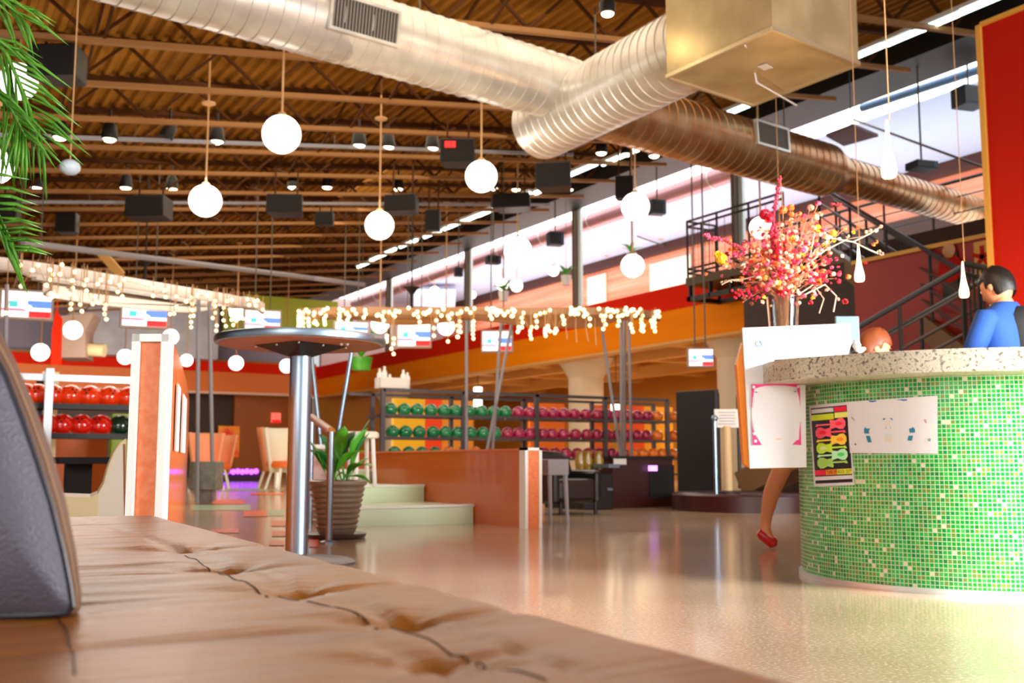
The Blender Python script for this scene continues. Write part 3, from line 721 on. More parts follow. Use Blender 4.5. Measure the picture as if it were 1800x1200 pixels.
# ================================================================== CANOPIES WITH FAIRY LIGHTS
def smoothpoly(pts, n=6):
    out = []; N = len(pts)
    for i in range(N):
        p0, p1, p2, p3 = [V(pts[(i+k-1) % N]) for k in range(4)]
        for j in range(n):
            t = j/n
            out.append(.5*((2*p1)+(p2-p0)*t+(2*p0-5*p1+4*p2-p3)*t*t+(3*p1-p0-3*p2+p3)*t**3))
    return out
def canopy(pxs, nn, z, th, label, m_c=m_canopy):
    pts = smoothpoly([Q(x, y, z=z)-V((0, 0, th)) if i < nn else Q(x, y, z=z-th) for i, (x, y) in enumerate(pxs)])
    c = sum(pts, V())/len(pts)
    t = thing('wavy_canopy', c, label, 'canopy', 'wavy canopies')
    MB().prism(pts, (0, 0, .015)).build('deck', m_c, t)
    rim = MB(); n = len(pts)
    for i in range(n):
        a, b = pts[i], pts[(i+1) % n]; rim.bar(a+V((0, 0, th/2)), b+V((0, 0, th/2)), .03, th)
    rim.build('rim', m_c, t)
    rb = MB()
    ax = (pts[n//2]-pts[0]).normalized()
    for k in range(-5, 6):
        pass
    return t, pts
ct, cp = canopy([(525, 549), (560, 541), (640, 539), (730, 541), (820, 539), (900, 541), (990, 540), (1075, 541), (1140, 546), (1158, 553), (1130, 561), (1075, 566), (1060, 572), (1000, 577), (925, 574), (870, 566), (820, 563), (760, 569), (700, 571), (640, 563), (570, 560), (530, 557)], 10, 2.62, .10, 'long wavy canopy glowing copper with fairy lights over the ball rack', m_canopy2)
ct2, cp2 = canopy([(-60, 448), (0, 452), (100, 466), (200, 483), (300, 500), (400, 517), (455, 529), (462, 535), (440, 540), (390, 541), (340, 549), (290, 547), (220, 541), (150, 532), (80, 520), (90, 505), (60, 490), (20, 478), (-60, 480)], 8, 2.62, .13, 'white wavy canopy with fairy lights above the hanging screens')
for (ct_, xs, ys, zz) in ((ct2, (60, 300), (486, 524), 2.6),):
    for k in range(4):
        a = Q(xs[0]+30*k, ys[0]+7*k+2, z=2.48); b = Q(xs[1]+22*k, ys[1]+4*k, z=2.48)
        MB().bar(a, b, .10, .05).build('slat', m_white, ct_)
# canopy poles (slim struts)
POL = [((820, 560), (820, 790), 15.6, 'straight slim pole through the first rack bay divider'), ((901, 562), (874, 700), 15.6, 'slim pole slanting under the canopy, in front of a screen'), ((881, 562), (872, 700), 15.9, 'slim pole behind the slanting one at the small screen'),
 ((1056, 565), (1076, 700), 15.8, 'slim pole leaning away at the canopy end, over the maroon balls'), ((1092, 563), (1092, 705), 15.8, 'upright pole, thickest of the cluster near the canopy end'), ((1098, 563), (1098, 705), 16.1, 'upright pole behind the thickest of the cluster'), ((1105, 563), (1108, 705), 15.8, 'last slim pole of the cluster near the canopy end'),
 ((349, 527), (347, 818), 12.6, 'tall grey pole beside the tall orange half wall'), ((368, 530), (373, 800), 13.0, 'tall grey pole rising from the concrete planter'), ((12, 500), (8, 690), 12.2, 'grey pole beside the sofa back and the first screen'),
 ((617, 626), (596, 752), 11.5, 'silver slanting strut rising from the big leaves to the bar table'), ((548, 630), (560, 745), 12.5, 'silver strut leaning behind the bar table pole')]
for (a, b, d_, lab) in POL:
    tz = Q(*a, d=d_)
    if a[1] < 600: tz = Q(*a, d=d_); tz.z = min(tz.z, 2.75)
    else: tz = tz + (tz-Q(*b, d=d_))*.12
    bb = Q(*b, d=d_); dr = (bb-tz); bb = tz + dr*((tz.z-0.02)/(tz.z-bb.z))
    tag(MB().tube([bb, tz], .024, 10).build('canopy_pole', m_steel if 'silver' in lab else m_grey, smooth=True), lab, 'pole', 'slim canopy poles')

def fairy(bulbs, z_rim, d_, label, r=.026):
    # bulbs: list of (px, py) ; each hangs from the rim on a thin wire
    P0 = Q(*bulbs[0], d=d_(bulbs[0][0]) if callable(d_) else d_)
    t = thing('fairy_light_string', P0, label, 'fairy lights', 'fairy light strings on the canopies')
    wires = MB(); bl = None
    cols = {}
    for (x, y) in bulbs:
        P = Q(x, y, d=(d_(x) if callable(d_) else d_)+rnd.uniform(-.3, .02))
        if bl is None:
            bl = MB().sphere(P, r, 8, 6).build('bulb', m_bulb, t, smooth=True); b0 = P
        else:
            c = bl.copy(); C.objects.link(c); c.parent = t; c.location = P-b0
        if P.z < z_rim-.05: wires.tube([P, V((P.x, P.y, z_rim))], .0035, 4)
        cols[x] = P
    pts = [Q(x, y, d=d_(x) if callable(d_) else d_) for x, y in sorted(bulbs)]
    for a, b in zip(pts[:-1], pts[1:]):
        if (a-b).length < 1.2: wires.tube([a, b], .003, 4)
    wires.build('wire', m_wire, t)
L1 = [(36, 466), (67, 466), (88, 474), (57, 475), (105, 482), (93, 482), (36, 489), (37, 503), (89, 492), (127, 493), (128, 506), (131, 478), (109, 465), (82, 501), (90, 516), (91, 522), (101, 520), (123, 517), (125, 534), (124, 543), (141, 535), (144, 547), (10, 550)]
L2 = [(152, 492), (148, 501), (152, 511), (177, 492), (172, 499), (196, 487), (193, 495), (218, 492), (210, 501), (207, 513), (166, 521), (163, 534), (173, 532), (186, 536), (184, 543), (184, 552), (187, 561), (215, 521), (269, 506), (269, 520), (291, 522), (289, 510)]
L3 = [(310, 521), (327, 530), (310, 539), (306, 551), (299, 552), (337, 523), (346, 519), (338, 534), (338, 545), (340, 555), (335, 556), (336, 566), (336, 575), (363, 519), (378, 529), (378, 538), (379, 550), (374, 559), (381, 572), (380, 581)]
L4 = [(399, 529), (408, 527), (393, 541), (391, 551), (393, 563), (397, 573), (404, 544), (407, 562), (410, 571), (415, 564), (436, 526), (438, 536), (450, 537), (453, 528), (462, 544), (448, 530), (418, 583), (419, 556), (427, 560)]
for L_, lab in ((L1, 'string of fairy lights on the white canopy above the first screen'), (L2, 'string of fairy lights hanging between the first two screens'), (L3, 'string of fairy lights dangling beside the two grey poles'), (L4, 'string of fairy lights at the pointed end of the white canopy')):
    fairy(L_, 2.5, lambda x: 9.9+2.75*max(0, x)/460, lab, .02)
def autostring(x0, x1, n, ymin, ymax, drops):
    out = []
    for i in range(n): out.append((rnd.uniform(x0, x1), rnd.uniform(ymin, ymax)))
    for (x, y0, y1, k) in drops:
        for j in range(k): out.append((x+rnd.uniform(-3, 3), y0+(y1-y0)*j/max(1, k-1)))
    return out
SG = [(525, 600, 10, 'string of fairy lights bunched at the canopy end over the bar table', [(523, 555, 573, 4), (529, 556, 574, 5), (535, 550, 577, 4), (545, 560, 578, 4), (555, 565, 570, 3), (572, 555, 570, 4), (598, 556, 566, 3)]),
 (600, 700, 13, 'string of fairy lights over the first two small screens', [(612, 550, 562, 3), (640, 545, 558, 3), (672, 556, 570, 3), (682, 590, 600, 3), (690, 595, 622, 4)]),
 (700, 800, 18, 'string of fairy lights above the screen with a red corner', [(735, 548, 566, 3), (765, 563, 590, 3), (790, 560, 600, 4), (807, 565, 592, 4)]),
 (800, 880, 15, 'string of fairy lights where the straight pole meets the canopy', [(834, 565, 595, 5), (863, 548, 560, 3), (806, 572, 592, 3)]),
 (880, 960, 12, 'string of fairy lights with short drops over the orange beam', [(912, 575, 583, 3), (920, 550, 575, 4), (935, 575, 595, 4), (943, 555, 575, 3), (957, 578, 590, 4)]),
 (960, 1050, 13, 'string of fairy lights in the middle of the orange beam', [(965, 573, 582, 3), (978, 578, 585, 4), (990, 556, 569, 3), (1010, 545, 552, 3), (1037, 560, 572, 2)]),
 (1050, 1110, 12, 'string of fairy lights around the cluster of poles', [(1062, 555, 578, 4), (1088, 556, 572, 3), (1100, 545, 552, 3)]),
 (1105, 1158, 9, 'string of fairy lights at the far tip of the copper lit canopy', [(1110, 570, 583, 3), (1128, 555, 580, 5), (1132, 572, 582, 3), (1147, 558, 575, 4), (1152, 552, 582, 5), (1156, 548, 556, 2)])]
for (x0, x1, n, lab, dr) in SG: fairy(autostring(x0, x1, n, 541, 556, dr), 2.55, 14.2, lab)

# unlit icicle wires
for (x0, y0, x1, y1, lab) in ((995, 577, 997, 596, 'first'), (1012, 577, 1014, 602, 'second'), (1030, 577, 1034, 600, 'third'), (1046, 575, 1048, 606, 'fourth')):
    A_ = Q(x0, y0, d=14.6); A_.z = 2.5
    tag(MB().tube([A_, Q(x0, y0, d=14.6), Q(x1, y1, d=14.6)], .006, 4).build('icicle_wire', mat('pale_wire', '#e0b890', .5)), '%s unlit icicle wire from the plant side, hanging before the orange beam' % lab, 'wire', 'unlit icicle wires')

# ================================================================== HANGING SCREENS
def screen(px, py, wpx, hpx, d, rot, label, ry=0):
    P = Q(px, py, d=d); w = wpx*d/1850; h = hpx*d/1850
    t = thing('hanging_screen', P, label, 'screen', 'hanging screens')
    t.rotation_euler = (0, ry, rot); b = P
    fr = MB().box(b, (w, .12, h)); fr.build('casing', mat('screen_casing', '#a8988c', .5), t, bevel=.01)
    y = -.065; wi, hi = w*.9, h*.84
    def R_(x0, x1, z0, z1, nm, m, k=0):
        return MB().box(b+V(((x0+x1)/2*wi, y-.004*k, (z0+z1)/2*hi)), ((x1-x0)*wi, .006, (z1-z0)*hi)).build(nm, m, t if k == 0 else dsp)
    e = lambda n, c, s: mat('scr_'+n, c, .4, emit=c, estr=s)
    dsp = None; dsp = R_(-.5, .5, -.5, .5, 'display', e('white', '#f6eef4', 1.1))
    R_(.02, .5, -.12, .16, 'picture_blue', e('blue', '#5580d8', .9), 1)
    R_(-.35, -.18, -.12, .12, 'picture_teal', e('teal', '#3fb8bb', .9), 1)
    R_(.05, .5, -.5, -.26, 'picture_red', e('red', '#e8141c', .9), 2)
    R_(-.5, .05, -.26, -.18, 'picture_pink', e('pink', '#e84a78', .9), 2)
    MB().sphere(b+V((.02*wi, y-.02, -.12*hi)), .09*h, 10, 8, (1.6, .1, 1)).build('picture_ball', e('white', '#f6eef4', 1.1), dsp)
    tp_ = (jz(P.x)+.6 if P.x < 13 else 3.45)-P.z
    for s_ in (-1, 1): MB().bar(b+V((s_*w*.2, 0, h/2)), b+V((s_*w*.2, 0, tp_)), .02).build('mount_rod', m_dwire, t)
for a in ((47, 536, 88, 54, 16.5, -.12, 'hanging screen nearest the sofa back, blue and red picture'), (254, 553, 82, 50, 17.5, -.12, 'hanging screen above the tall orange half wall'), (461, 564, 66, 40, 19.5, -.15, 'hanging screen just above the bar table edge'),
   (617, 578, 62, 26, 23, -.2, 'low pale screen behind the table edge under the copper canopy'), (728, 589, 62, 46, 22, -.45, 'hanging screen with a red corner before the orange beam, larger one'), (874, 600, 56, 40, 19, -.6, 'hanging screen crossed by two slim poles'), (1231, 629, 46, 34, 15, -.55, 'small tilted screen under the gallery by the menu board')):
    screen(*a)

# ================================================================== BALL RACKS
def bowling_ball(P, m, r=.108):
    t = thing('bowling_ball', P, 'x', 'bowling ball', 'bowling balls on the long rack')
    MB().sphere(P, r, 20, 14).build('shell', m, t, smooth=True)
    h = MB()
    for q in ((-.02, -.09, .06), (.02, -.09, .06), (0, -.1, .03)):
        v = V(q).normalized()*r; h.lathe([(.011, -.002), (.011, .0012)], P+v, 10, axis=v)
    h.build('finger_holes', m_black, t.children[0])
    return t
def bmat(n, c): return mat('ball_'+n, c, .12, coat=.6, var=(6, c, 1))
mb_green = bmat('green', '#067a4a'); mb_maroon = bmat('maroon', '#a3124a'); mb_orange = bmat('orange', '#f07a10'); mb_redor = bmat('redorange', '#f03a06'); mb_redd = bmat('red', '#d81806'); mb_dk = bmat('darkgreen', '#07301a')
RY = 15.1
t = thing('ball_rack', (9.3, RY, 0), 'long dark steel rack full of green and maroon balls', 'rack')
posts = [Q(x, 700, Y=RY-.12).x for x in (673, 815, 943, 1063, 1172)]
for x in posts:
    MB().span((x-.035, RY-.15, 0), (x+.035, RY-.09, 1.62)).build('rack_post', m_rack, t)
for x in [Q(x, 700, Y=RY+.55).x for x in (655, 793, 920, 1040, 1148)]:
    MB().span((x-.03, RY+.52, 0), (x+.03, RY+.58, 1.58)).build('rack_post', m_rack, t)
rows = [Q(760, 729, Y=RY-.12).z, Q(760, 768, Y=RY-.12).z, Q(1000, 805, Y=RY-.12).z]
xl, xr = posts[0], posts[-1]
MB().span((xl, RY-.15, 1.58), (xr, RY-.09, 1.63)).build('top_bar', m_rack, t)
MB().span((xl-.3, RY+.52, 1.55), (xr+.2, RY+.58, 1.59)).build('top_bar', m_rack, t)
for z in rows + [.3]:
    MB().span((xl, RY-.14, z-.035), (xr+.3, RY-.1, z)).span((xl, RY+.06, z-.035), (xr+.3, RY+.1, z)).build('shelf_rail', m_rack, t)
    MB().span((xl, RY+.3, z-.035), (xr+.3, RY+.34, z)).span((xl, RY+.5, z-.035), (xr+.3, RY+.54, z)).build('shelf_rail', m_rack, t)
protos = {}
def put_ball(P, m, lab, grp):
    key = m.name
    if key not in protos:
        o = bowling_ball(P, m); o['label'] = lab; o['group'] = grp; protos[key] = o
    else: o = place(protos[key], P, lab, rz=rnd.uniform(-.5, .5), group=grp)
TOP = [(686, 'g'), (710, 'g'), (733, 'g'), (757, 'g'), (780, 'g'), (801, 'g'), (824, 'g'), (846, 'g'), (868, 'g'), (888, 'g'), (911, 'm'), (931, 'm'), (953, 'm'), (972, 'm'), (991, 'm'), (1010, 'm'), (1030, 'm'), (1050, 'm'), (1069, 'm'), (1086, 'm'), (1104, 'm'), (1121, 'm'), (1138, 'm'), (1155, 'o'), (1181, 'o')]
MID = [(690, 'g'), (713, 'g'), (737, 'g'), (761, 'g'), (783, 'g'), (805, 'g'), (827, 'g'), (849, 'g'), (870, 'g'), (892, 'm'), (912, 'm'), (932, 'm'), (953, 'm'), (970, 'm'), (990, 'm'), (1011, 'm'), (1031, 'm'), (1049, 'm'), (1068, 'm'), (1084, 'm'), (1101, 'm'), (1119, 'm'), (1136, 'm'), (1155, 'o'), (1183, 'o')]
BOT = [(694, 'g'), (719, 'g'), (742, 'g'), (765, 'g'), (789, 'o'), (812, 'o'), (836, 'o'), (936, 'm'), (956, 'm'), (975, 'm'), (994, 'm'), (1014, 'm'), (1033, 'm'), (1052, 'm'), (1074, 'm'), (1094, 'm'), (1111, 'o'), (1129, 'o'), (1147, 'o'), (1163, 'o'), (1182, 'o')]
MM = {'g': mb_green, 'm': mb_maroon, 'o': mb_orange}; NM = {'g': 'green', 'm': 'maroon', 'o': 'orange'}
for row, rn, z in ((TOP, 'top', rows[0]), (MID, 'middle', rows[1]), (BOT, 'lowest', rows[2])):
    c = {}
    for px, k in row:
        c[k] = c.get(k, 0)
        P = Q(px, 740, Y=RY-.02); P.z = z+.072
        put_ball(P, MM[k], '%s %s bowling ball from the plant side, on the %s shelf of the long rack' % (ORD[c[k]], NM[k], rn), 'bowling balls on the long rack'); c[k] += 1
# basket of white things on the rack
P = Q(690, 682, Y=RY+.0); P.z = 1.64
t = thing('crate', P, 'white crate of papers and bottles on top of the ball rack', 'crate')
MB().span((P.x-.25, P.y-.12, 1.64), (P.x+.2, P.y+.12, 1.80)).build('crate_box', m_white, t)
for k, (dx, hh) in enumerate(((-.22, .3), (-.14, .34), (-.05, .22), (.18, .3), (.25, .26))):
    MB().lathe([(.04, 0), (.045, hh*.7), (.02, hh*.85), (.02, hh)], (P.x+dx, P.y, 1.64), 12).build('bottle', m_white, t, smooth=True)
# things on lower rear shelves, left
# left rack (orange red balls) behind sofa
LY = 10.6
dL = 11.5
t = thing('ball_rack', Q(150, 800, Y=LY), 'pale metal rack of red orange balls behind the sofa', 'rack')
xa = Q(-20, 700, Y=LY).x; xb = Q(300, 700, Y=LY).x
zr = [Q(150, 711, Y=LY).z, Q(150, 762, Y=LY).z]; zt_ = Q(150, 668, Y=LY).z
MB().bar((xa, LY-.16, zt_), (xb, LY-.16, zt_), .06, .06).build('top_bar', m_silver, t)
px_ = Q(84, 720, Y=LY-.2)
MB().span((px_.x-.035, LY-.24, 0), (px_.x+.035, LY-.18, zt_+.08)).build('rack_post', m_silver, t)
for x in (xb-.05, px_.x-.03):
    MB().span((x-.03, LY+.2, 0), (x+.03, LY+.26, zt_)).build('rack_post', m_black, t)
for z in zr:
    MB().span((xa, LY-.14, z-.05), (xb, LY-.09, z)).span((xa, LY+.06, z-.05), (xb, LY+.1, z)).build('shelf_rail', m_black, t)
tag(MB().span((Q(70, 700, Y=LY+.9).x, LY+.8, 0), (Q(100, 700, Y=LY+.9).x, LY+.84, 1.4)).build('post_board', m_cream), 'pale upright board behind the pale metal rack', 'board')
cc = 0
for px in (45, 66, 92, 124, 158, 192, 226, 260):
    P = Q(px, 700, Y=LY-.02); P.z = zr[0]+.075
    put_ball(P, mb_redor, '%s red orange ball from the sofa back, on the upper shelf of the pale rack' % ORD[cc], 'balls on the pale rack'); cc += 1
cc = 0
for px, m, c in ((84, mb_redd, 'red'), (109, mb_redd, 'red'), (143, mb_redd, 'red'), (177, mb_redd, 'red'), (211, mb_dk, 'dark green'), (246, mb_dk, 'dark green')):
    P = Q(px, 750, Y=LY-.02); P.z = zr[1]+.075
    put_ball(P, m, '%s ball, %s, from the sofa back, on the lower shelf of the pale rack' % (ORD[cc], c), 'balls on the pale rack'); cc += 1
# behind that rack: orange counter, black table, green stool
P = Q(140, 800, Y=12.5)
t = thing('counter_cabinet', P, 'orange brown cabinet with a cream top edge behind the pale rack', 'cabinet')
MB().span((Q(95, 780, Y=12.6).x, 12.6, 0), (Q(188, 780, Y=12.6).x, 12.9, .8)).build('cabinet_body', mat('cab_orange', '#c25a14', .5), t)
MB().span((Q(85, 780, Y=12.6).x, 12.5, .8), (Q(200, 780, Y=12.6).x, 12.95, .87)).build('cabinet_top', m_cream, t)
P = Q(138, 830, Y=8.6)
t = thing('low_table', (P.x, 8.6, 0), 'black low table with one thick leg behind the cream chair', 'table')
zz = Q(138, 808, Y=8.6).z
MB().span((Q(95, 800, Y=8.6).x, 8.3, zz-.03), (Q(185, 800, Y=8.6).x, 8.9, zz+.02)).build('table_top', m_black, t)
MB().span((P.x-.09, 8.55, 0), (P.x+.09, 8.7, zz)).build('leg', m_black, t)
MB().span((P.x-.3, 8.4, 0), (P.x+.3, 8.8, .03)).build('foot', m_black, t)
tag(MB().span((Q(195, 800, Y=12).x, 12, 0), (Q(235, 800, Y=12).x, 12.2, 1.02)).build('green_panel', mat('lime_paint', '#8fae1e', .5)), 'lime green panel low beside the dark green ball', 'panel')
struct('wall_left_low', MB().span((-14, 14, 0), (Q(225, 800, Y=14).x, 14.15, Q(150, 693, Y=14).z)), m_dark)
# cream moulded chair/booth end
def yz_profile(pts, d): return [Q(x, y, d=d) for x, y in pts]
t = thing('moulded_bench', Q(180, 900, d=4.4), 'cream moulded bench end sweeping up beside the tall orange half wall', 'bench')
pr = [(100, 872), (130, 873), (158, 874), (172, 868), (182, 850), (190, 820), (200, 795), (212, 777), (222, 770), (223, 930), (100, 930)]
MB().prism(yz_profile(pr, 4.1), V((ray(160, 850).x, ray(160, 850).y, 0)).normalized()*.5).build('shell', m_cream, t)
MB().prism(yz_profile([(172, 925), (173, 868), (184, 850), (192, 825), (205, 790), (216, 780), (218, 925)], 4.08), V((math.sin(YAW), math.cos(YAW), 0))*.03).build('side_panel', mat('pale_shell', '#f4ecda', .4), t)

# flag-like orange drape and beige duct at far left back
tag(MB().prism([Q(98, 545, d=30), Q(110, 560, d=30), (Q(108, 640, d=30)), Q(90, 640, d=30), Q(92, 580, d=30)], (0, .1, 0)).bar(Q(100, 548, d=30), Q(100, 548, d=30)+V((0, 0, 1.4)), .03).build('orange_drape', m_red), 'orange red drape hanging from the ceiling behind the screens', 'drape')
t = thing('vent_hood', Q(125, 600, d=31), 'big beige box duct behind the orange drape', 'duct')
MB().prism([Q(104, 555, d=31), Q(165, 550, d=31), Q(150, 580, d=31), Q(150, 628, d=31), Q(103, 628, d=31)], (.4, 1.2, 0)).build('hood', mat('beige_duct', '#b39a8c', .6), t)
MB().tube([Q(152, 614, d=31.5), Q(184, 616, d=31.5)], .2, 12).build('outlet', m_cream, t, smooth=True)

# ================================================================== FAR CONCOURSE: chairs, planter, sign, lane lights
def tub_chair(loc, label, m, rz, sc=1):
    t = thing('tub_chair', loc, label, 'chair', 'tall tub chairs at the lanes'); b = V(loc)
    s = MB(); n = 16
    outer = []
    for i in range(n+1):
        a = PI*.0 + PI*i/n
        outer.append((math.cos(a), math.sin(a)))
    vs = []; fs = []
    for lvl, (r, z) in enumerate(((.24, .28), (.28, .5), (.34, .85), (.37, 1.02))):
        for x, y in outer: vs.append(b+V((x*r, y*r, z)))
    for lvl in range(3):
        for i in range(n): q = lvl*(n+1)+i; fs.append((q, q+1, q+n+2, q+n+1))
    s.add(vs, fs)
    o = s.build('shell', m, t, smooth=True); so = o.modifiers.new('solid', 'SOLIDIFY'); so.thickness = .05
    MB().lathe([(.0, .36), (.24, .36), (.25, .42), (.22, .47), (0, .48)], b, 20).build('seat', mat('seat_orange', '#e86a1e', .5), t, smooth=True)
    for sx, sy in ((-1, -1), (1, -1), (-1, 1), (1, 1)):
        MB().tube([b+V((sx*.14, sy*.14, .36)), b+V((sx*.22, sy*.22, 0))], .022, 8).build('leg', m_trim, t, smooth=True)
    t.rotation_euler = (0, 0, rz)
    t.scale = (sc, sc, sc)
    return t
m_ch1 = mat('chair_orange', '#f29a6e', .5); m_ch2 = mat('chair_white', '#ece6d0', .5)
P = Q(482, 845, z=0); P = Q(482, 845, z=0)
dch = 15
def onfloor(px, d): p = Q(px, 800, d=d); p.z = 0; return p
tub_chair(onfloor(488, 21), 'tall orange shelled tub chair next to the bar table pole', m_ch1, .4, 1.15)
tub_chair(onfloor(500, 19.5), 'tall white shelled tub chair next to the bar table pole', m_ch2, .2, 1.1)
tub_chair(onfloor(364, 19), 'peach tub chair at the concrete planter', m_ch1, .3, 1.0)
tub_chair(onfloor(383, 20.5), 'peach tub chair seen behind the planter end', m_ch1, -.3, 1.0)
t = thing('concrete_planter', onfloor(363, 12.9), 'grey concrete block base under the tall grey poles', 'planter')
a = Q(341, 838, d=12.6); b_ = Q(387, 838, d=12.6)
cpt = onfloor(364, 12.9)
MB().box((cpt.x, cpt.y, .34), (.33, .33, .34), rz=-YAW).build('block', m_conc, t, bevel=.01)
MB().box((cpt.x, cpt.y, .085), (.12, .12, .17), rz=-YAW).build('foot', m_conc, t)
# exit sign
P = Q(485, 734, Y=YB+.4)
t = thing('exit_sign', P, 'small red and white exit sign on the brown back panel', 'sign')
MB().box(P, (.34, .08, .36)).build('sign_box', mat('sign_pink', '#f08a80', .5, emit='#f06050', estr=.7), t)
MB().box(P+V((0, -.05, -.13)), (.3, .02, .1)).build('sign_red_band', mat('sign_red', '#e01010', .5, emit='#e01010', estr=.8), t)
# parrot-like poster blob
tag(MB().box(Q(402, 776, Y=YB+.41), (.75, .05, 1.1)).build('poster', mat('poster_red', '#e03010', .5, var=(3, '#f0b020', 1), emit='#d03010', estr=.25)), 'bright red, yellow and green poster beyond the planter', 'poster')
# purple lane lights
t = thing('lane_light_strip', Q(415, 828, d=30), 'strip of violet lights along the foul line of the lanes', 'light strip')
for k, px in enumerate(range(386, 455, 8)):
    MB().sphere(Q(px, 828+(k % 2), d=28), .07, 8, 6).build('violet_lamp', mat('violet_lamp', '#8a30ff', .4, emit=(.35, .05, 1), estr=5), t)
MB().bar(Q(382, 838, d=28.1), Q(460, 838, d=28.1), .08, .26).build('strip_base', m_dark, t)
# orange floor strips and lanes
def fquad(L_, z):
    m_ = MB()
    for x0, y0, x1, y1 in L_:
        q = [Q(x0, y1, z=0), Q(x1, y1, z=0), Q(x1, y0, z=0), Q(x0, y0, z=0)]; m_.add([p+V((0, 0, z)) for p in q], [(0, 1, 2, 3)])
    return m_
struct('floor_inlay', fquad([(428, 898, 470, 908), (477, 915, 508, 925), (478, 933, 508, 943), (370, 930, 420, 937), (473, 951, 500, 959), (345, 879, 430, 886), (543, 948, 560, 962), (440, 866, 500, 870)], .004), mat('orange_inlay', '#ee6426', .25))
struct('floor_runner', MB().span((-6, 20, 0), (1.5, 20.6, .006)).span((-6, 27, 0), (1.5, 36, .05)), mat('lane_wood', '#d89a50', .2))
struct('floor_band', fquad([(337, 887, 440, 897), (470, 896, 500, 907), (345, 858, 500, 863)], .003), mat('sage_band', '#9fb894', .25))

# ================================================================== RED WALL AND STAIR
wp = Q(1747, 450, d=9.5); XW = wp.x; YW = wp.y; ztop = Q(1730, 42, X=XW).z
struct('wall_red', MB().span((XW, YW-6, 0), (XW+.25, YW, ztop)), m_wallred)
struct('trim_60', MB().span((XW-.03, YW-.0, 0), (XW+.25, YW+.05, ztop)).span((XW-.03, YW-6, ztop-.02), (XW, YW, ztop+.02)), m_yellow)
XV = XW+2.2
za = Q(1640, 430, X=XV).z
y0 = Q(1500, 460, X=XV).y
struct('wall_poster', MB().span((XV, YW-1, 0), (XV+.2, y0, za-.05)), m_darkred)
struct('trim_61', MB().span((XV-.04, YW-1, za-.05), (XV+.22, y0, za)), m_yellow)
struct('wall_behind_stair', MB().span((XV+1.0, 5, 0), (XV+1.2, 12.8, 3.4)), mat('very_dark_wall', '#2a1208', .6))
for px, py, c, lab in ((1670, 466, '#b01810', 'dark framed poster with a red figure, on the dark red wall by the stair'), (1727, 445, '#c8963c', 'tan poster with a red star shape, on the dark red wall')):
    a = Q(px-14, py, X=XV-.02); b = Q(px+14, py, X=XV-.02); h = .42
    t = thing('poster', Q(px, py, X=XV-.02), lab, 'poster')
    MB().span((XV-.03, a.y, a.z-h), (XV-.004, b.y, a.z+h*.3)).build('sheet', mat('poster_black', '#140c0c', .5) if c == '#b01810' else mat('poster_tan', c, .5), t)
    c0 = Q(px, py+6, X=XV-.03)
    if c == '#b01810':
        MB().sphere(c0, .17, 14, 10, (.06, 1, 1)).build('red_figure', m_wallred, t, smooth=True)
        MB().sphere(c0+V((-.01, 0, .22)), .09, 12, 8, (.06, 1, 1)).build('face_shape', mat('poster_skin', '#b88a60', .6), t, smooth=True)
    else:
        s_ = MB()
        for k in range(5):
            a_ = 2*PI*k/5+.3; s_.bar(c0, c0+V((0, math.cos(a_)*.13, math.sin(a_)*.13)), .02, .05)
        s_.build('star_shape', m_wallred, t)
# upper storey guard rail along the gallery edge (right)
def railing(p0, p1, h, n, m, label, name='guard_rail', nb=3, cat='railing'):
    p0, p1 = V(p0), V(p1)
    t = thing(name, p0, label, cat)
    MB().tube([p0+V((0, 0, h)), p1+V((0, 0, h))], .03, 8).build('top_rail', m, t, smooth=True)
    for k in range(n+1):
        q = p0.lerp(p1, k/n); MB().tube([q, q+V((0, 0, h))], .022, 6).build('rail_post', m, t)
    b = MB()
    for j in range(1, nb+1): b.tube([p0+V((0, 0, h*j/(nb+1))), p1+V((0, 0, h*j/(nb+1)))], .012, 6)
    b.build('mid_rails', m, t)
    return t
b = Q(1740, 330, X=13.5)
railing((14.6, Q(1340, 420, X=14.6).y, 3.98), (14.6, Q(1738, 420, X=14.6).y, 3.98), 1.05, 5, m_black, 'long black guard rail of the upper room, behind the coppery duct')
struct('trim_62', MB().span((13.3, 6.5, 3.3), (13.5, 13.4, 3.98)), mat('brown_soffit', '#3c2012', .6))
struct('floor_gallery_ext', MB().span((13.5, 6.5, 3.3), (16.5, 13.3, 3.98)), mat('brown_soffit2', '#3c2012', .6))
# balcony platform
bl = Q(1206, 470, X=12.32); br = Q(1312, 470, X=12.32)
zb0 = Q(1206, 530, X=12.32).z; zb1 = Q(1206, 494, X=12.32).z-.05
t = thing('balcony_platform', (12.7, bl.y, zb0), 'black steel stair landing with barred rail at the gallery edge left of the bouquet', 'landing')
MB().span((12.3, br.y-1.5, zb1-.05), (13.12, bl.y, zb1+.10)).build('deck', mat('bronze_fascia', '#4a3412', .5), t)
fr = MB()
for y in [bl.y-.05-(k*.55) for k in range(6)]: fr.span((12.32, y-.04, zb0), (12.39, y, zb1)); fr.span((13.0, y-.04, zb0), (13.07, y, zb1))
fr.span((12.32, br.y-1.5, zb0), (12.42, bl.y, zb0+.08)).span((13.0, br.y-1.5, zb0), (13.1, bl.y, zb0+.08)).span((12.32, bl.y-.1, zb0), (13.1, bl.y, zb0+.08))
fr.build('underframe', m_black, t)
zr0 = zb1+.10
rl = MB()
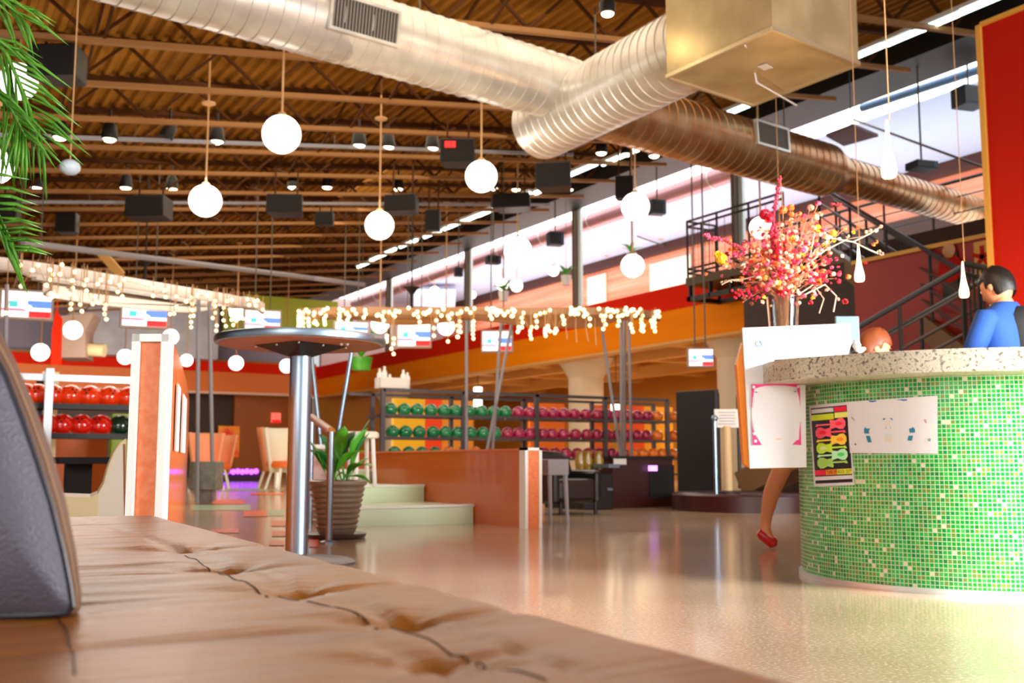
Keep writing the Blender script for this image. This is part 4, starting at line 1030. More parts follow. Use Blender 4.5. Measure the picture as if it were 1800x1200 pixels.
for (pa_, pb_) in (((12.32, bl.y-.05), (12.32, br.y-.9)), ((12.32, bl.y-.05), (13.0, bl.y-.05))):
    A_ = V((*pa_, zr0)); B_ = V((*pb_, zr0))
    for h in (1.05, .95, .16, .08): rl.tube([A_+V((0, 0, h)), B_+V((0, 0, h))], .022, 6)
    n_ = max(2, int((B_-A_).length/.75))
    for k in range(n_+1): q = A_.lerp(B_, k/n_); rl.tube([q, q+V((0, 0, 1.05))], .022, 6)
    for k in range(n_*4+1): q = A_.lerp(B_, k/(n_*4)); rl.tube([q+V((0, 0, .16)), q+V((0, 0, .95))], .007, 4)
rl.build('barred_rail', m_black, t)
# stair flights
def flight(A, B, wvec, n, label, rail_h=.95, m=m_black):
    A, B, wv = V(A), V(B), V(wvec)
    t = thing('stair_flight', A, label, 'stairs')
    st = MB()
    for s in (0, 1): st.bar(A+wv*s-V((0, 0, .05)), B+wv*s-V((0, 0, .05)), .06, .28)
    st.build('stringer', mat('stringer_brown', '#6a4a28', .5), t)
    tr = MB()
    run = (B-A)/n; rh = V((run.x, run.y, 0)).normalized()
    for k in range(n):
        p = A+run*(k+.5)+wv*.5
        M = Matrix((V((rh.x, rh.y, 0)), wv.normalized(), V((0, 0, 1)))).transposed()
        tr.box(p, (.3, wv.length, .04), M=M)
    tr.build('treads', mat('tread_brown', '#5e4a2c', .5), t)
    for s in (0, 1):
        MB().tube([A+wv*s+V((0, 0, rail_h)), B+wv*s+V((0, 0, rail_h))], .03, 8).build('handrail', mat('rail_highlight', '#5a6470', .25, .8), t, smooth=True)
        for k in range(5):
            q = A.lerp(B, k/4)+wv*s; MB().tube([q-V((0, 0, .1)), q+V((0, 0, rail_h))], .022, 6).build('rail_post', m_black, t)
        b2 = MB()
        for j in (.3, .5, .72): b2.tube([A+wv*s+V((0, 0, rail_h*j)), B+wv*s+V((0, 0, rail_h*j))], .014, 6)
        b2.build('mid_rails', m_rack, t)
    return t
XS = Q(1290, 870, d=12.6)
LA = Q(1285, 885, z=0.12); 
top1 = Q(1690, 470, d=10.4); top1.z -= .95
la = Q(1300, 820, d=12.2); la.z = .3
flight(la, top1, (.9, .45, 0), 9, 'lower stair flight with blue lit handrails rising to the landing at the red wall')
t1 = top1+V((1.04, .52, .0)); t2 = V((12.25, br.y-1.75, zb1+.1))
flight(t1, t2, (.85, .45, 0), 12, 'upper stair flight descending from the black landing towards the red wall')
t = thing('stair_landing', top1, 'dark middle landing with a short rail against the red wall', 'landing')
MB().prism([top1, top1+V((1.6, -.5, 0)), top1+V((2.2, .9, 0)), top1+V((.9, .6, 0))], (0, 0, -.18)).build('landing_deck', mat('landing_brown', '#4a2c14', .5), t)
ra = Q(1694, 462, d=10.4); rb = Q(1752, 476, d=9.9)
MB().tube([ra, rb], .03, 8).tube([ra-V((0, 0, .1)), rb-V((0, 0, .1))], .02, 6).build('top_rail', m_black, t, smooth=True)
b = MB()
for k in range(8): q = ra.lerp(rb, k/7); b.tube([q, q-V((0, 0, 1.0))], .012, 5)
b.build('balusters', m_black, t)
# wooden slat screen under the lower flight (dark reddish boards)
t = thing('slat_screen', Q(1640, 600, d=11.5), 'dark reddish upright slats below the stair rail', 'screen')
sl = MB()
for k in range(14):
    a = Q(1560+k*12, 560, d=11.6); sl.span((a.x-.03, a.y-.02, 0), (a.x+.03, a.y+.02, .55+.05*k))
sl.build('slats', mat('slat_red', '#5a1a0c', .5), t)
# plinth with sign post
t = thing('plinth', onfloor(1300, 10.6), 'low dark wooden plinth at the foot of the stair', 'plinth')
ct = onfloor(1322, 11.3)
MB().lathe([(.86, 0), (.86, .16), (.83, .18)], ct, 40).build('platform', m_dwood, t, smooth=True)
t = thing('sign_stand', onfloor(1278, 10.9), 'white notice on a cream post standing on the dark plinth', 'sign')
sp = Q(1277, 735, d=10.9); sp0 = Q(1281, 865, d=10.9)
MB().box(sp, (.25, .03, .19), rz=-YAW).build('notice', mat('notice_white', '#e0dad2', .5), t)
tl = MB()
for k in range(5): tl.box(sp+V((-math.sin(YAW)*.018, -math.cos(YAW)*.018, .06-.03*k)), (.18-.02*(k % 2), .002, .008), rz=-YAW)
tl.build('text_lines', m_grey, t)
MB().tube([V((sp0.x, sp0.y, .18)), V((sp.x, sp.y, sp.z-.08))], .045, 12).build('post', mat('cream_post', '#d8b888', .5), t, smooth=True)
MB().lathe([(.12, 0), (.12, .015), (.05, .03)], (sp0.x, sp0.y, .18), 20).build('base', m_black, t, smooth=True)
q = Q(1256, 735, d=10.75)
t = thing('rope_post', V((q.x, q.y, 0)), 'thin silver post directly left of the white notice', 'post')
MB().tube([V((q.x, q.y, 0)), q], .02, 8).build('post_shaft', m_steel, t, smooth=True)
MB().sphere(q, .035, 12, 8).build('post_knob', m_steel, t, smooth=True)

# tall black cabinet
a = Q(1188, 688, d=12.9); b_ = Q(1258, 683, d=12.5)
t = thing('tall_cabinet', V((a.x, a.y, 0)), 'tall plain black cabinet at the end of the ball rack', 'cabinet')
MB().prism([V((a.x, a.y, 0)), V((b_.x, b_.y, 0)), V((b_.x+.45, b_.y+.45, 0)), V((a.x+.5, a.y+.5, 0))], (0, 0, a.z)).build('cabinet_body', m_black, t, bevel=.01)
M_b = Matrix.Rotation(0, 3, 'Z')
MB().bar(V((b_.x, b_.y-.015, .1)), V((b_.x, b_.y-.015, a.z)), .03, .03).build('corner_trim', m_rack, t)

# ================================================================== DARK FURNITURE RIGHT OF THE HALF WALL
t = thing('side_table', onfloor(948, 8.9), 'grey topped narrow table behind the low half wall end', 'table')
c0 = onfloor(948, 8.9); zt2 = Q(948, 808, d=8.9).z
MB().box((c0.x, c0.y, zt2-.06), (.2, .6, .13), rz=0).build('table_top', m_grey, t, bevel=.006)
for dx, dy in ((-.07, -.27), (.08, -.27), (-.07, .27), (.08, .27)):
    MB().tube([V((c0.x+dx, c0.y+dy, zt2-.1)), V((c0.x+dx*1.1, c0.y+dy*1.1, 0))], [.022, .014], 8).build('leg', m_grey, t, smooth=True)
t = thing('club_chair', onfloor(985, 10.2), 'dark leather club chair behind the grey topped table', 'armchair')
c0 = onfloor(972, 10.6)
bk = [(-.38, .35), (-.38, .56), (-.3, .62), (.2, .60), (.32, .55), (.38, .42), (.4, .3), (.4, .12), (-.38, .12)]
MB().prism([c0+V((x*.62, 0, z)) for x, z in bk], (0, .14, 0)).build('backrest', m_bleather, t, smooth=True, bevel=.03)
MB().span(c0+V((-.22, -.45, .12)), c0+V((.22, 0, .34))).build('seat', m_bleather, t, bevel=.04)
for s in (-1, 1): MB().span(c0+V((s*.24-.04, -.45, .1)), c0+V((s*.24+.04, .1, .42))).build('armrest', m_bleather, t, bevel=.03)
for sx in (-1, 1):
    for sy in (-.45, .05): MB().tube([c0+V((sx*.2, sy, .12)), c0+V((sx*.2, sy, 0))], .02, 8).build('leg', m_black, t)
t = thing('console_unit', onfloor(1045, 11.3), 'low black console with steel edged tops in front of the rack', 'console')
a = onfloor(1008, 11.4); b_ = onfloor(1078, 11.4)
MB().span((a.x, a.y-.2, 0), (b_.x, a.y+.6, .38)).build('console_body', m_black, t, bevel=.01)
zc = .45
MB().span((a.x-.02, a.y-.22, .38), (b_.x-.25, a.y+.1, .42)).span((a.x+.25, a.y-.3, .44), (b_.x+.02, a.y+.0, .48)).build('steel_top', m_steel, t)
MB().span((a.x+.28, a.y-.23, .2), (b_.x-.02, a.y-.19, .225)).build('drawer_pull', m_steel, t)
for k, (px, py) in enumerate(((1020, 822), (1033, 820), (1052, 818))):
    P = Q(px, py, d=11.6); P.z = .42
    tag(MB().lathe([(.05, 0), (.06, .1), (.04, .16), (.05, .2)], P, 12).build('glass_jar', mat('jar_glass', '#9a7a2c', .1), smooth=True), ['squat glass jar, first on the low black console', 'squat glass jar, second on the low black console', 'squat glass jar with a red rim side, third on the low black console'][k], 'jar', 'jars on the console')
t = thing('service_counter', onfloor(1130, 11.8), 'dark red wooden counter below the orange balls', 'counter')
a = onfloor(1076, 11.6); b_ = onfloor(1196, 11.9)
hc = Q(1120, 801, d=11.6).z
MB().span((a.x, a.y, 0), (b_.x, a.y+.6, hc-.03)).build('counter_body', m_dwood, t)
MB().span((a.x-.03, a.y-.03, hc-.03), (b_.x, a.y+.63, hc)).build('counter_top', m_black, t)
MB().span((a.x+.5, a.y-.012, .1), (a.x+.85, a.y, hc-.1)).build('door', m_black, t)
P = Q(1098, 808, d=11.55)
tag(MB().box((P.x, a.y-.02, hc-.05), (.17, .01, .09)).build('notice_card', m_white), 'small white card pinned to the dark red wooden counter', 'card')
P = Q(1184, 823, d=11.5)
tag(MB().box((P.x, a.y-.05, P.z), (.09, .05, .06)).build('display_light', mat('violet_red_lamp', '#c060ff', .4, emit=(.7, .3, 1), estr=2)), 'tiny violet lit display beside the tall black cabinet', 'display')

# ================================================================== BAR TABLE
P0 = RF((527-900)/1850*5.3, 5.3)
t = thing('bar_table', P0, 'tall round bar table with a steel rim and brushed steel pole', 'table')
zt3 = .5+(812-607)/1850*5.3
r = .425
MB().lathe([(r-.02, 0), (r, .004), (r+.004, .02), (r, .036), (r-.01, .04)], P0+V((0, 0, zt3)), 64).build('rim', m_steel, t, smooth=True)
MB().lathe([(0, -.001), (r-.02, -.001), (r-.02, .03), (0, .03)], P0+V((0, 0, zt3)), 64).build('table_top', m_tabletop, t, smooth=True)
MB().lathe([(0, .031), (r-.012, .031), (r-.012, .041), (0, .041)], P0+V((0, 0, zt3)), 64).build('top_surface', m_dark, t, smooth=True)
pl = MB()
s = .20; zz = zt3-.003
for k in range(4):
    a = PI/2*k+.15-YAW; a2 = a+PI/2
    p1 = P0+V((math.cos(a)*s*1.15, math.sin(a)*s*1.15, zz)); p2 = P0+V((math.cos(a2)*s*1.15, math.sin(a2)*s*1.15, zz))
    q1 = P0+V((math.cos(a)*.062, math.sin(a)*.062, zz-.055)); q2 = P0+V((math.cos(a2)*.062, math.sin(a2)*.062, zz-.055))
    pl.add([p1, p2, q2, q1], [(0, 1, 2, 3)])
pl.build('mounting_plate', m_black, t)
sc_ = MB()
for k in range(8):
    a = PI/4*k+.15-YAW; rr = s*1.12 if k % 2 == 0 else s*.80
    sc_.sphere(P0+V((math.cos(a)*rr, math.sin(a)*rr, zz-.006)), .006, 8, 6)
sc_.build('screws', m_silver, t, smooth=True)
MB().lathe([(.055, .0), (.055, zt3-.05)], P0, 32).build('pole', m_steel, t, smooth=True)
MB().lathe([(.06, zt3-.058), (.064, zt3-.05), (.05, zt3-.03)], P0, 32).build('pole_collar', m_black, t, smooth=True)
MB().lathe([(.29, 0), (.29, .012), (.26, .026), (.10, .035), (.056, .05)], P0, 48).build('base_disc', m_rack, t, smooth=True)
for k in range(2): MB().sphere(P0+RF(.22+.03*k, -.1, zt3-.004), .009, 8, 6).build('button', m_silver, t, smooth=True)

# ================================================================== POTTED PLANT
PP = onfloor(594, 7.1)
t = thing('potted_plant', PP, 'broad leaved plant in a ribbed brown pot beside the steps', 'potted plant')
pr = [(.11, .0), (.13, .03)]; z = .03
for k in range(8):
    z0 = .04+k*.035; rr = .13+.045*(k/7)
    pr += [(rr, z0), (rr+.008, z0+.01), (rr+.008, z0+.022), (rr, z0+.03)]
pr += [(.185, .325), (.198, .335), (.198, .355), (.185, .36), (.175, .345), (.16, .33)]
MB().lathe(pr, PP+V((0, 0, .02)), 40).build('pot', m_pot, t, smooth=True, ang=35)
MB().lathe([(0, .33), (.17, .33)], PP+V((0, 0, .02)), 30).build('soil', m_soil, t)
MB().lathe([(.14, 0), (.19, .006), (.2, .03), (.19, .035), (.15, .02)], PP, 40).build('saucer', mat('dark_saucer', '#4a4038', .4), t, smooth=True)
def leaf(base, tip, w, m, parent, name='leaf', droop=.1, n=8, stem=.3):
    base, tip = V(base), V(tip); d = tip-base; side = d.cross(V((0, 0, 1)))
    if side.length < .01: side = V((1, 0, 0))
    side.normalize(); up = side.cross(d).normalized()
    vs = []; fs = []
    for i in range(n+1):
        u = i/n; c = base+d*u+V((0, 0, -droop*(u*u-u)*2.0 - droop*u*u*.0))
        if u < stem: ww = .006
        else: q = (u-stem)/(1-stem); ww = max(.001, w*math.sin(PI*min(1, q**.8))**.9)
        vs += [c-side*ww+up*ww*.25, c, c+side*ww+up*ww*.25]
    for i in range(n):
        for j in (0, 1): q = i*3+j; fs.append((q, q+1, q+4, q+3))
    o = MB().add(vs, fs).build(name, m, parent, smooth=True)
    s_ = o.modifiers.new('solid', 'SOLIDIFY'); s_.thickness = .002
    return o
lv = [((644, 762), (620, 790), .075), ((606, 756), (604, 800), .05), ((560, 770), (585, 800), .05), ((655, 828), (615, 800), .06), ((652, 858), (620, 825), .05), ((625, 765), (606, 800), .06), ((590, 775), (597, 800), .045), ((640, 800), (610, 815), .05), ((545, 800), (585, 815), .045), ((575, 830), (590, 835), .035), ((612, 850), (604, 845), .04)]
m_leafs = [m_leaf, mat('leaf_bright', '#62c22e', .35), mat('leaf_deep', '#1f7a3a', .35)]
for k, (tp, md, w_) in enumerate(lv):
    tip = Q(*tp, d=7.1+rnd.uniform(-.18, .18)); base = PP+V((rnd.uniform(-.06, .06), rnd.uniform(-.06, .06), .34))
    leaf(base, tip+V((0, 0, .03)), w_*1.15, m_leafs[k % 3], t, droop=.12)
for k in range(8):
    a = rnd.uniform(0, 2*PI); base = PP+V((math.cos(a)*.05, math.sin(a)*.05, .34)); leaf(base, base+V((math.cos(a)*.16, math.sin(a)*.16, rnd.uniform(.18, .46))), .055, m_leafs[k % 3], t, droop=.08)
# white leg shapes behind the plant : pale stool
t = thing('white_stool', onfloor(634, 8.0), 'white stool leg shapes showing through the big leaves', 'stool')
c0 = onfloor(636, 9.4); 
c0.z = .29
for dx in (-.09, .09):
    for dy in (-.09, .09): MB().tube([c0+V((dx, dy, 0)), c0+V((dx*.8, dy*.8, .42))], .02, 8).build('leg', m_trim, t, smooth=True)
MB().lathe([(.14, .42), (.15, .43), (.15, .46), (.13, .48), (0, .48)], c0, 24).build('seat', m_ch2, t, smooth=True)
t = thing('lounge_table', onfloor(555, 9.2), 'white topped table with a mottled pink cloth between the bar table pole and the plant', 'table')
c0 = onfloor(556, 9.2); zc = Q(556, 785, d=9.2).z
MB().box((c0.x, c0.y, zc), (.3, .3, .035), rz=-YAW).build('table_top', m_trim, t)
MB().box((c0.x, c0.y, zc/2), (.24, .24, zc-.04), rz=-YAW).build('cloth_skirt', mat('mottled_cloth', '#b07a70', .7, var=(5, '#efdcd8', 1)), t)

# ================================================================== SOFA
XE = .53
def xe(y): return .520+.036*y
t = thing('sofa', (0, 1, 0), 'long brown tufted leather sofa filling the front of the room', 'sofa')
tufts = []
for j in range(-1, 6):
    for i in range(-3, 1):
        tufts.append((XE-.27+i*.48+(.0 if j % 2 else .0), .62+j*.46))
pt = [Q(715, 1112, z=.345), Q(525, 1056, z=.345), Q(405, 1015, z=.345), Q(325, 978, z=.345), Q(770, 1192, z=.345)]
tx = [(p.x, p.y) for p in pt]
NX, NY = 110, 260; xa, xb2, ya, yb2 = -1.3, XE, -.3, 2.98
seams_y = [q[1] for q in tx]
seams_y = [pt[0].y, pt[1].y, pt[2].y, pt[3].y, 2.6]
def hs(x, y):
    z = .36
    e = xe(y)-x
    z -= .032*max(0, 1-e/.04)**2
    e2 = yb2-y
    z -= .04*max(0, 1-e2/.05)**2
    fade = min(1, max(0, (e-.02)/.25))
    for sy in seams_y:
        dy = y-sy
        z -= (.0045*math.exp(-(dy/.006)**2) + .0045*math.exp(-(dy/.05)**2))*(.25+.75*fade)
    for (a, b) in tx:
        r2 = math.hypot(x-a, y-b)
        z -= .013*math.exp(-(r2/.016)**2)+.008*math.exp(-(r2/.06)**2)
        an = math.atan2(y-b, x-a)
        z += .0026*math.exp(-(r2/.13)**2)*math.cos(an*7+a*9)*min(1, r2/.03)
    z -= .0025*math.exp(-((x-pt[0].x)/.006)**2)
    wr = math.exp(-((x-.2)/.35)**2)*fade
    z += .0018*math.sin(y*70+4*math.sin(x*6)+2*math.sin(y*9))*wr*(1 if y > 1.0 else .15) + .0010*math.sin(y*31+x*9)*wr
    return z
vs = []; fs = []
ys = [ya+(yb2-ya)*j/NY for j in range(NY+1)]; xs_ = [xa+(xb2-xa)*(1-(1-i/NX)**1.5) for i in range(NX+1)]
for yv in ys:
    for xv in xs_:
        xw = xa+(xv-xa)*(xe(yv)-xa)/(xb2-xa); vs.append((xw, yv, hs(xw, yv)))
W = NX+1
for j in range(NY):
    for i in range(NX): q = j*W+i; fs.append((q, q+1, q+W+1, q+W))
o = len(vs)
# skirt down front (x=XE) and far end
for j in range(NY+1): vs.append((xe(ys[j])+.002, ys[j], .12))
for j in range(NY): fs.append((j*W+NX, o+j, o+j+1, (j+1)*W+NX))
o2 = len(vs)
for i in range(NX+1): vs.append((xa+(xs_[i]-xa)*(xe(yb2)-xa)/(xb2-xa), yb2+.002, .12))
for i in range(NX): fs.append((NY*W+i, NY*W+i+1, o2+i+1, o2+i))
MB().add(vs, fs).build('seat_cushion', m_leather, t, smooth=True, ang=80)
MB().span((xa, ya, .06), (XE-.02, yb2-.02, .2)).build('base_frame', m_bleather, t)
bt = MB()
for (a, b) in tx: bt.sphere((a, b, hs(a, b)+.003), .011, 12, 8, (1, 1, .4))
bt.build('tuft_buttons', m_leather, t.children[0], smooth=True)
for L_ in (((98, 1088), (118, 1112), (129, 1150), (131, 1190)), ((540, 1058), (620, 1076), (680, 1094), (715, 1112)), ((715, 1112), (800, 1142), (880, 1172), (960, 1204)), ((405, 1015), (460, 1035), (525, 1056)), ((325, 978), (365, 994), (405, 1015))):
    q_ = [Q(x_, y_, z=.358) for x_, y_ in L_]; q_ = [a_.lerp(b_, j_/12) for a_, b_ in zip(q_[:-1], q_[1:]) for j_ in range(12)]+[q_[-1]]
    MB().tube([V((p_.x, p_.y, hs(p_.x, p_.y)+.0003)) for p_ in q_], .0008, 6).build('seam', mat('dark_seam', '#3a2412', .5), t.children[0], smooth=True)
MB().span((xa-.25, ya, .0), (xa, yb2, .75)).build('backrest', m_leather, t, bevel=.05)
for x in (XE-.12, xa+.1):
    for y in (ya+.15, yb2-.15): MB().tube([(x, y, .08), (x, y, 0)], .025, 8).build('leg', m_black, t)
# standing cushion: grey face, brown gusset
dP = .97
sil = [(-260, 430), (-120, 470), (-40, 530), (0, 580), (28, 635), (62, 715), (92, 795), (116, 880), (134, 970), (143, 1040), (143, 1068), (134, 1080), (60, 1084), (-60, 1088), (-260, 1098)]
pip = [(-270, 470), (-130, 510), (-55, 565), (-18, 610), (8, 658), (38, 735), (66, 815), (90, 890), (110, 970), (122, 1030), (127, 1066), (118, 1077), (60, 1081), (-60, 1085), (-260, 1094)]
fw = V((math.sin(YAW), math.cos(YAW), 0))
def on(p, dd_): return Q(p[0], p[1], d=dd_)
t = thing('seat_pad', on((0, 1085), dP), 'grey leather standing cushion with brown piped edge on the sofa', 'cushion')
def loops(list_of): 
    vs = []; n = len(list_of[0])
    for L_ in list_of: vs += L_
    fs = []
    for a in range(len(list_of)-1):
        for i in range(n): fs.append((a*n+i, a*n+(i+1) % n, (a+1)*n+(i+1) % n, (a+1)*n+i))
    return vs, fs
def shrink(L_, k, off): c = sum(L_, V())/len(L_); return [c+(p-c)*k+fw*off for p in L_]
P1 = [on(p, dP-.012) for p in pip]; S1 = [on(p, dP+.015) for p in sil]; ry_ = ray(60, 850); ry_ = V((ry_.x, ry_.y, 0)).normalized()
S2 = [p+ry_*.07 for p in shrink(S1, .97, 0)]
vs, fs = loops([P1, S1, S2]); MB().add(vs, fs).build('gusset', mat('brown_gusset', '#6e5144', .45, bump=(300, .2)), t, smooth=True, ang=60)
c1 = shrink(P1, .9, -.012); c2 = shrink(P1, .6, -.028); c3 = shrink(P1, .25, -.034)
vs, fs = loops([P1, c1, c2, c3]); n = len(P1); fs.append(list(range(3*n, 4*n)))
b3 = [p+fw*.0 for p in S2]
MB().add(vs, fs).build('face', m_gleather, t, smooth=True, ang=70)
vs, fs = loops([S2, shrink(S2, .5, .02)]); n = len(S2); fs.append(list(range(n, 2*n))); MB().add(vs, fs).build('rear_face', m_gleather, t, smooth=True)
MB().tube(P1+[P1[0]], .0028, 8).build('piping', mat('dark_piping', '#1c1a28', .4), t, smooth=True)
MB().tube([on((p[0]*.45+q[0]*.55, p[1]*.45+q[1]*.55), dP-.001) for p, q in zip(pip, sil)], .0007, 6).build('stitching', mat('stitch_tan', '#b89068', .6), t)

# ================================================================== BAR COUNTER
outl = []
cR, cF, rr = 1.99, 4.68, .70
for k in range(0, 73):
    a = PI/2+ (PI)*k/72      # from back, round the left, to the front
    outl.append((cR+rr*math.cos(a), cF+rr*math.sin(a)))
outl += [(2.2, 3.985), (2.5, 4.03), (2.9, 4.12), (3.6, 4.35)]
HB = .83
def drum(off, z0, z1, outl_=outl, nz=1, uv=False):
    pts = [RF(R_, F_) for R_, F_ in outl_]; n = len(pts)
    nm = []
    for i in range(n):
        tg = (pts[min(i+1, n-1)]-pts[max(0, i-1)]).normalized(); nm.append(V((tg.y, -tg.x, 0)))
    ps = [p+q*off for p, q in zip(pts, nm)]
    return ps
ps = drum(0, 0, 1)
# outward check
cc_ = RF(cR, cF)
sgn = 1 if (drum(.1, 0, 1)[36]-cc_).length > (ps[36]-cc_).length else -1
def offs(o): return drum(o*sgn, 0, 1)
def finer(L_, k=3):
    out = []
    for a, b in zip(L_[:-1], L_[1:]):
        for j in range(k): out.append(a.lerp(b, j/k))
    return out+[L_[-1]]
base_l = offs(0); arc = [0]
for a, b in zip(base_l[:-1], base_l[1:]): arc.append(arc[-1]+(b-a).length)
t = thing('bar_counter', RF(2.3, 4.7), 'rounded bar counter clad in green glass mosaic with a speckled stone top', 'bar counter')
vs = [V((p.x, p.y, z)) for z in (0.012, HB) for p in base_l]; n = len(base_l)
me_ = MB().add(vs, [(i, i+1, n+i+1, n+i) for i in range(n-1)])
me = bpy.data.meshes.new('mosaic_drum'); me.from_pydata([tuple(v-V(t['_o'])) for v in vs], [], [(i, i+1, n+i+1, n+i) for i in range(n-1)]); me.update()
uvl = me.uv_layers.new(name='UVMap')
for poly in me.polygons:
    poly.use_smooth = True
    for li in poly.loop_indices:
        vi = me.loops[li].vertex_index; uvl.data[li].uv = (arc[vi % n], vs[vi].z)
me.materials.append(m_mosaic); o = bpy.data.objects.new('mosaic_drum', me); C.objects.link(o); o.parent = t
sk = offs(-.03); back = [V((p.x, p.y, 0)) for p in sk]
MB().prism([V((p.x, p.y, 0)) for p in offs(.012)]+[RF(3.6, 5.3), RF(2.2, 5.37)], (0, 0, .022)).build('base_trim', m_silver, t)
MB().prism([V((p.x, p.y, 0)) for p in offs(-.02)]+[RF(3.6, 5.3), RF(2.2, 5.37)], (0, 0, HB)).build('counter_core', m_dark, t)
slab = [(1.07, 4.38), (1.10, 4.28), (1.23, 4.12), (1.38, 3.98), (1.55, 3.88), (1.72, 3.82), (1.95, 3.79), (2.3, 3.81), (2.8, 3.9), (3.7, 4.2), (3.7, 5.5), (2.0, 5.55), (1.5, 5.45), (1.15, 5.15), (1.07, 4.8)]
sl_ = [RF(a, b, HB) for a, b in slab]; mid_ = smoothpoly(sl_[1:10]+sl_[10:], 8)
mid_ = [p for p in mid_]
MB().prism([sl_[0]]+mid_[:65]+sl_[10:], (0, 0, .085)).build('stone_top', m_terrazzo, t, smooth=True, ang=35)

# ray -> drum surface
def hit(px, py, off=.004):
    v = ray(px, py); L_ = offs(off); best = None
    for a, b in zip(L_[:-1], L_[1:]):
        # solve EYE.xy + v*t = a + (b-a)*s
        dx, dy = (b-a).x, (b-a).y
        den = v.x*(-dy)-v.y*(-dx)
        if abs(den) < 1e-12: continue
        ex, ey = a.x-EYE.x, a.y-EYE.y
        tt = (ex*(-dy)-ey*(-dx))/den; s_ = (v.x*ey-v.y*ex)/den
        if -1e-6 <= s_ <= 1+1e-6 and tt > 0 and (best is None or tt < best): best = tt
    return EYE+v*best
def sheet(quad, name, m, parent, off=.004, nu=24, nv=4):
    # quad px corners: tl tr br bl
    vs = []; fs = []
    for j in range(nv+1):
        for i in range(nu+1):
            u, w_ = i/nu, j/nv
            x = (quad[0][0]*(1-u)+quad[1][0]*u)*(1-w_)+(quad[3][0]*(1-u)+quad[2][0]*u)*w_
            y = (quad[0][1]*(1-u)+quad[1][1]*u)*(1-w_)+(quad[3][1]*(1-u)+quad[2][1]*u)*w_
            vs.append(hit(x, y, off))
    for j in range(nv):
        for i in range(nu): q = j*(nu+1)+i; fs.append((q, q+1, q+nu+2, q+nu+1))
    return MB().add(vs, fs).build(name, m, parent, smooth=True)
def poly_on(pts, name, m, parent, off):
    vs = [hit(x, y, off) for x, y in pts]
    return MB().add(vs, [list(range(len(vs)))]).build(name, m, parent)
m_paper = mat('white_paper', '#d8d6da', .5); m_pblack = mat('poster_navy', '#0a0c1e', .5)
GQ = [(1422, 713), (1492, 706), (1502, 852), (1431, 855)]
def G(u, v):  # poster coordinates 0..1
    x = (GQ[0][0]*(1-u)+GQ[1][0]*u)*(1-v)+(GQ[3][0]*(1-u)+GQ[2][0]*u)*v
    y = (GQ[0][1]*(1-u)+GQ[1][1]*u)*(1-v)+(GQ[3][1]*(1-u)+GQ[2][1]*u)*v
    return (x, y)
def gq(u0, v0, u1, v1): return [G(u0, v0), G(u1, v0), G(u1, v1), G(u0, v1)]
t = thing('guitar_poster', hit(1460, 780), 'black poster with six neon coloured guitars stuck on the green mosaic', 'poster')
sheet(GQ, 'paper', m_paper, t, .004)
sheet(gq(.04, .035, .96, .965), 'black_ground', m_pblack, t, .0055)
m_pp = lambda n, c: mat('print_'+n, c, .5)
sheet(gq(.05, .05, .60, .10), 'white_block', m_paper, t, .007)
sheet(gq(.62, .045, .93, .105), 'red_block', m_pp('red', '#e8123a'), t, .007)
sheet(gq(.04, .12, .60, .19), 'lime_block', m_pp('lime', '#cfe018'), t, .007)
sheet(gq(.62, .115, .96, .18), 'yellow_block', m_pp('yellow', '#e6ea70'), t, .007)
sheet(gq(.04, .80, .30, .865), 'red_strip', m_pp('red', '#e8123a'), t, .007)
sheet(gq(.31, .80, .58, .865), 'orange_strip', m_pp('orange', '#f58a18'), t, .007)
sheet(gq(.59, .80, .96, .865), 'lemon_strip', m_pp('lemon', '#e6e63c'), t, .007)
sheet(gq(.04, .88, .96, .925), 'white_strip', m_paper, t, .007)
def text_on(txt, u0, v0, u1, v1, m, parent, off=.0085, f=G, name='lettering'):
    cu = bpy.data.curves.new('t', 'FONT'); cu.body = txt; cu.resolution_u = 2
    ob = bpy.data.objects.new('t', cu); C.objects.link(ob); bpy.context.view_layer.update()
    me = bpy.data.meshes.new_from_object(ob.evaluated_get(bpy.context.evaluated_depsgraph_get())); bpy.data.objects.remove(ob)
    xs = [v.co.x for v in me.vertices]; ys_ = [v.co.y for v in me.vertices]
    x0, x1, y0, y1 = min(xs), max(xs), min(ys_), max(ys_)
    vs = []
    for v in me.vertices:
        u = u0+(u1-u0)*(v.co.x-x0)/(x1-x0); w_ = v1+(v0-v1)*(v.co.y-y0)/(y1-y0)
        vs.append(hit(*f(u, w_), off))
    fs = [list(p.vertices) for p in me.polygons]; bpy.data.meshes.remove(me)
    MB().add(vs, fs).build(name, m, parent)
text_on('ROCK OUT!', .61, .81, .95, .855, m_pblack, t)
text_on('TUNE UP', .33, .81, .57, .855, m_pblack, t)
GTR = [(0, .05), (.07, .06), (.12, .03), (.50, .03), (.47, .12), (.50, .19), (.58, .16), (.68, .13), (.80, .2), (.92, .2), (1, .08), (1, -.08), (.92, -.2), (.80, -.2), (.68, -.13), (.58, -.15), (.48, -.17), (.48, -.1), (.50, -.03), (.12, -.03), (.05, -.05)]
gt = [('#ff1e40', '#ff6070', False, .25), ('#f2002e', '#ff5068', True, .345), ('#ff9c10', '#ffd23c', False, .44), ('#dff0a0', '#c8f030', True, .535), ('#4ce070', '#b8f8c0', False, .625), ('#a8d860', '#a8d860', True, .715)]
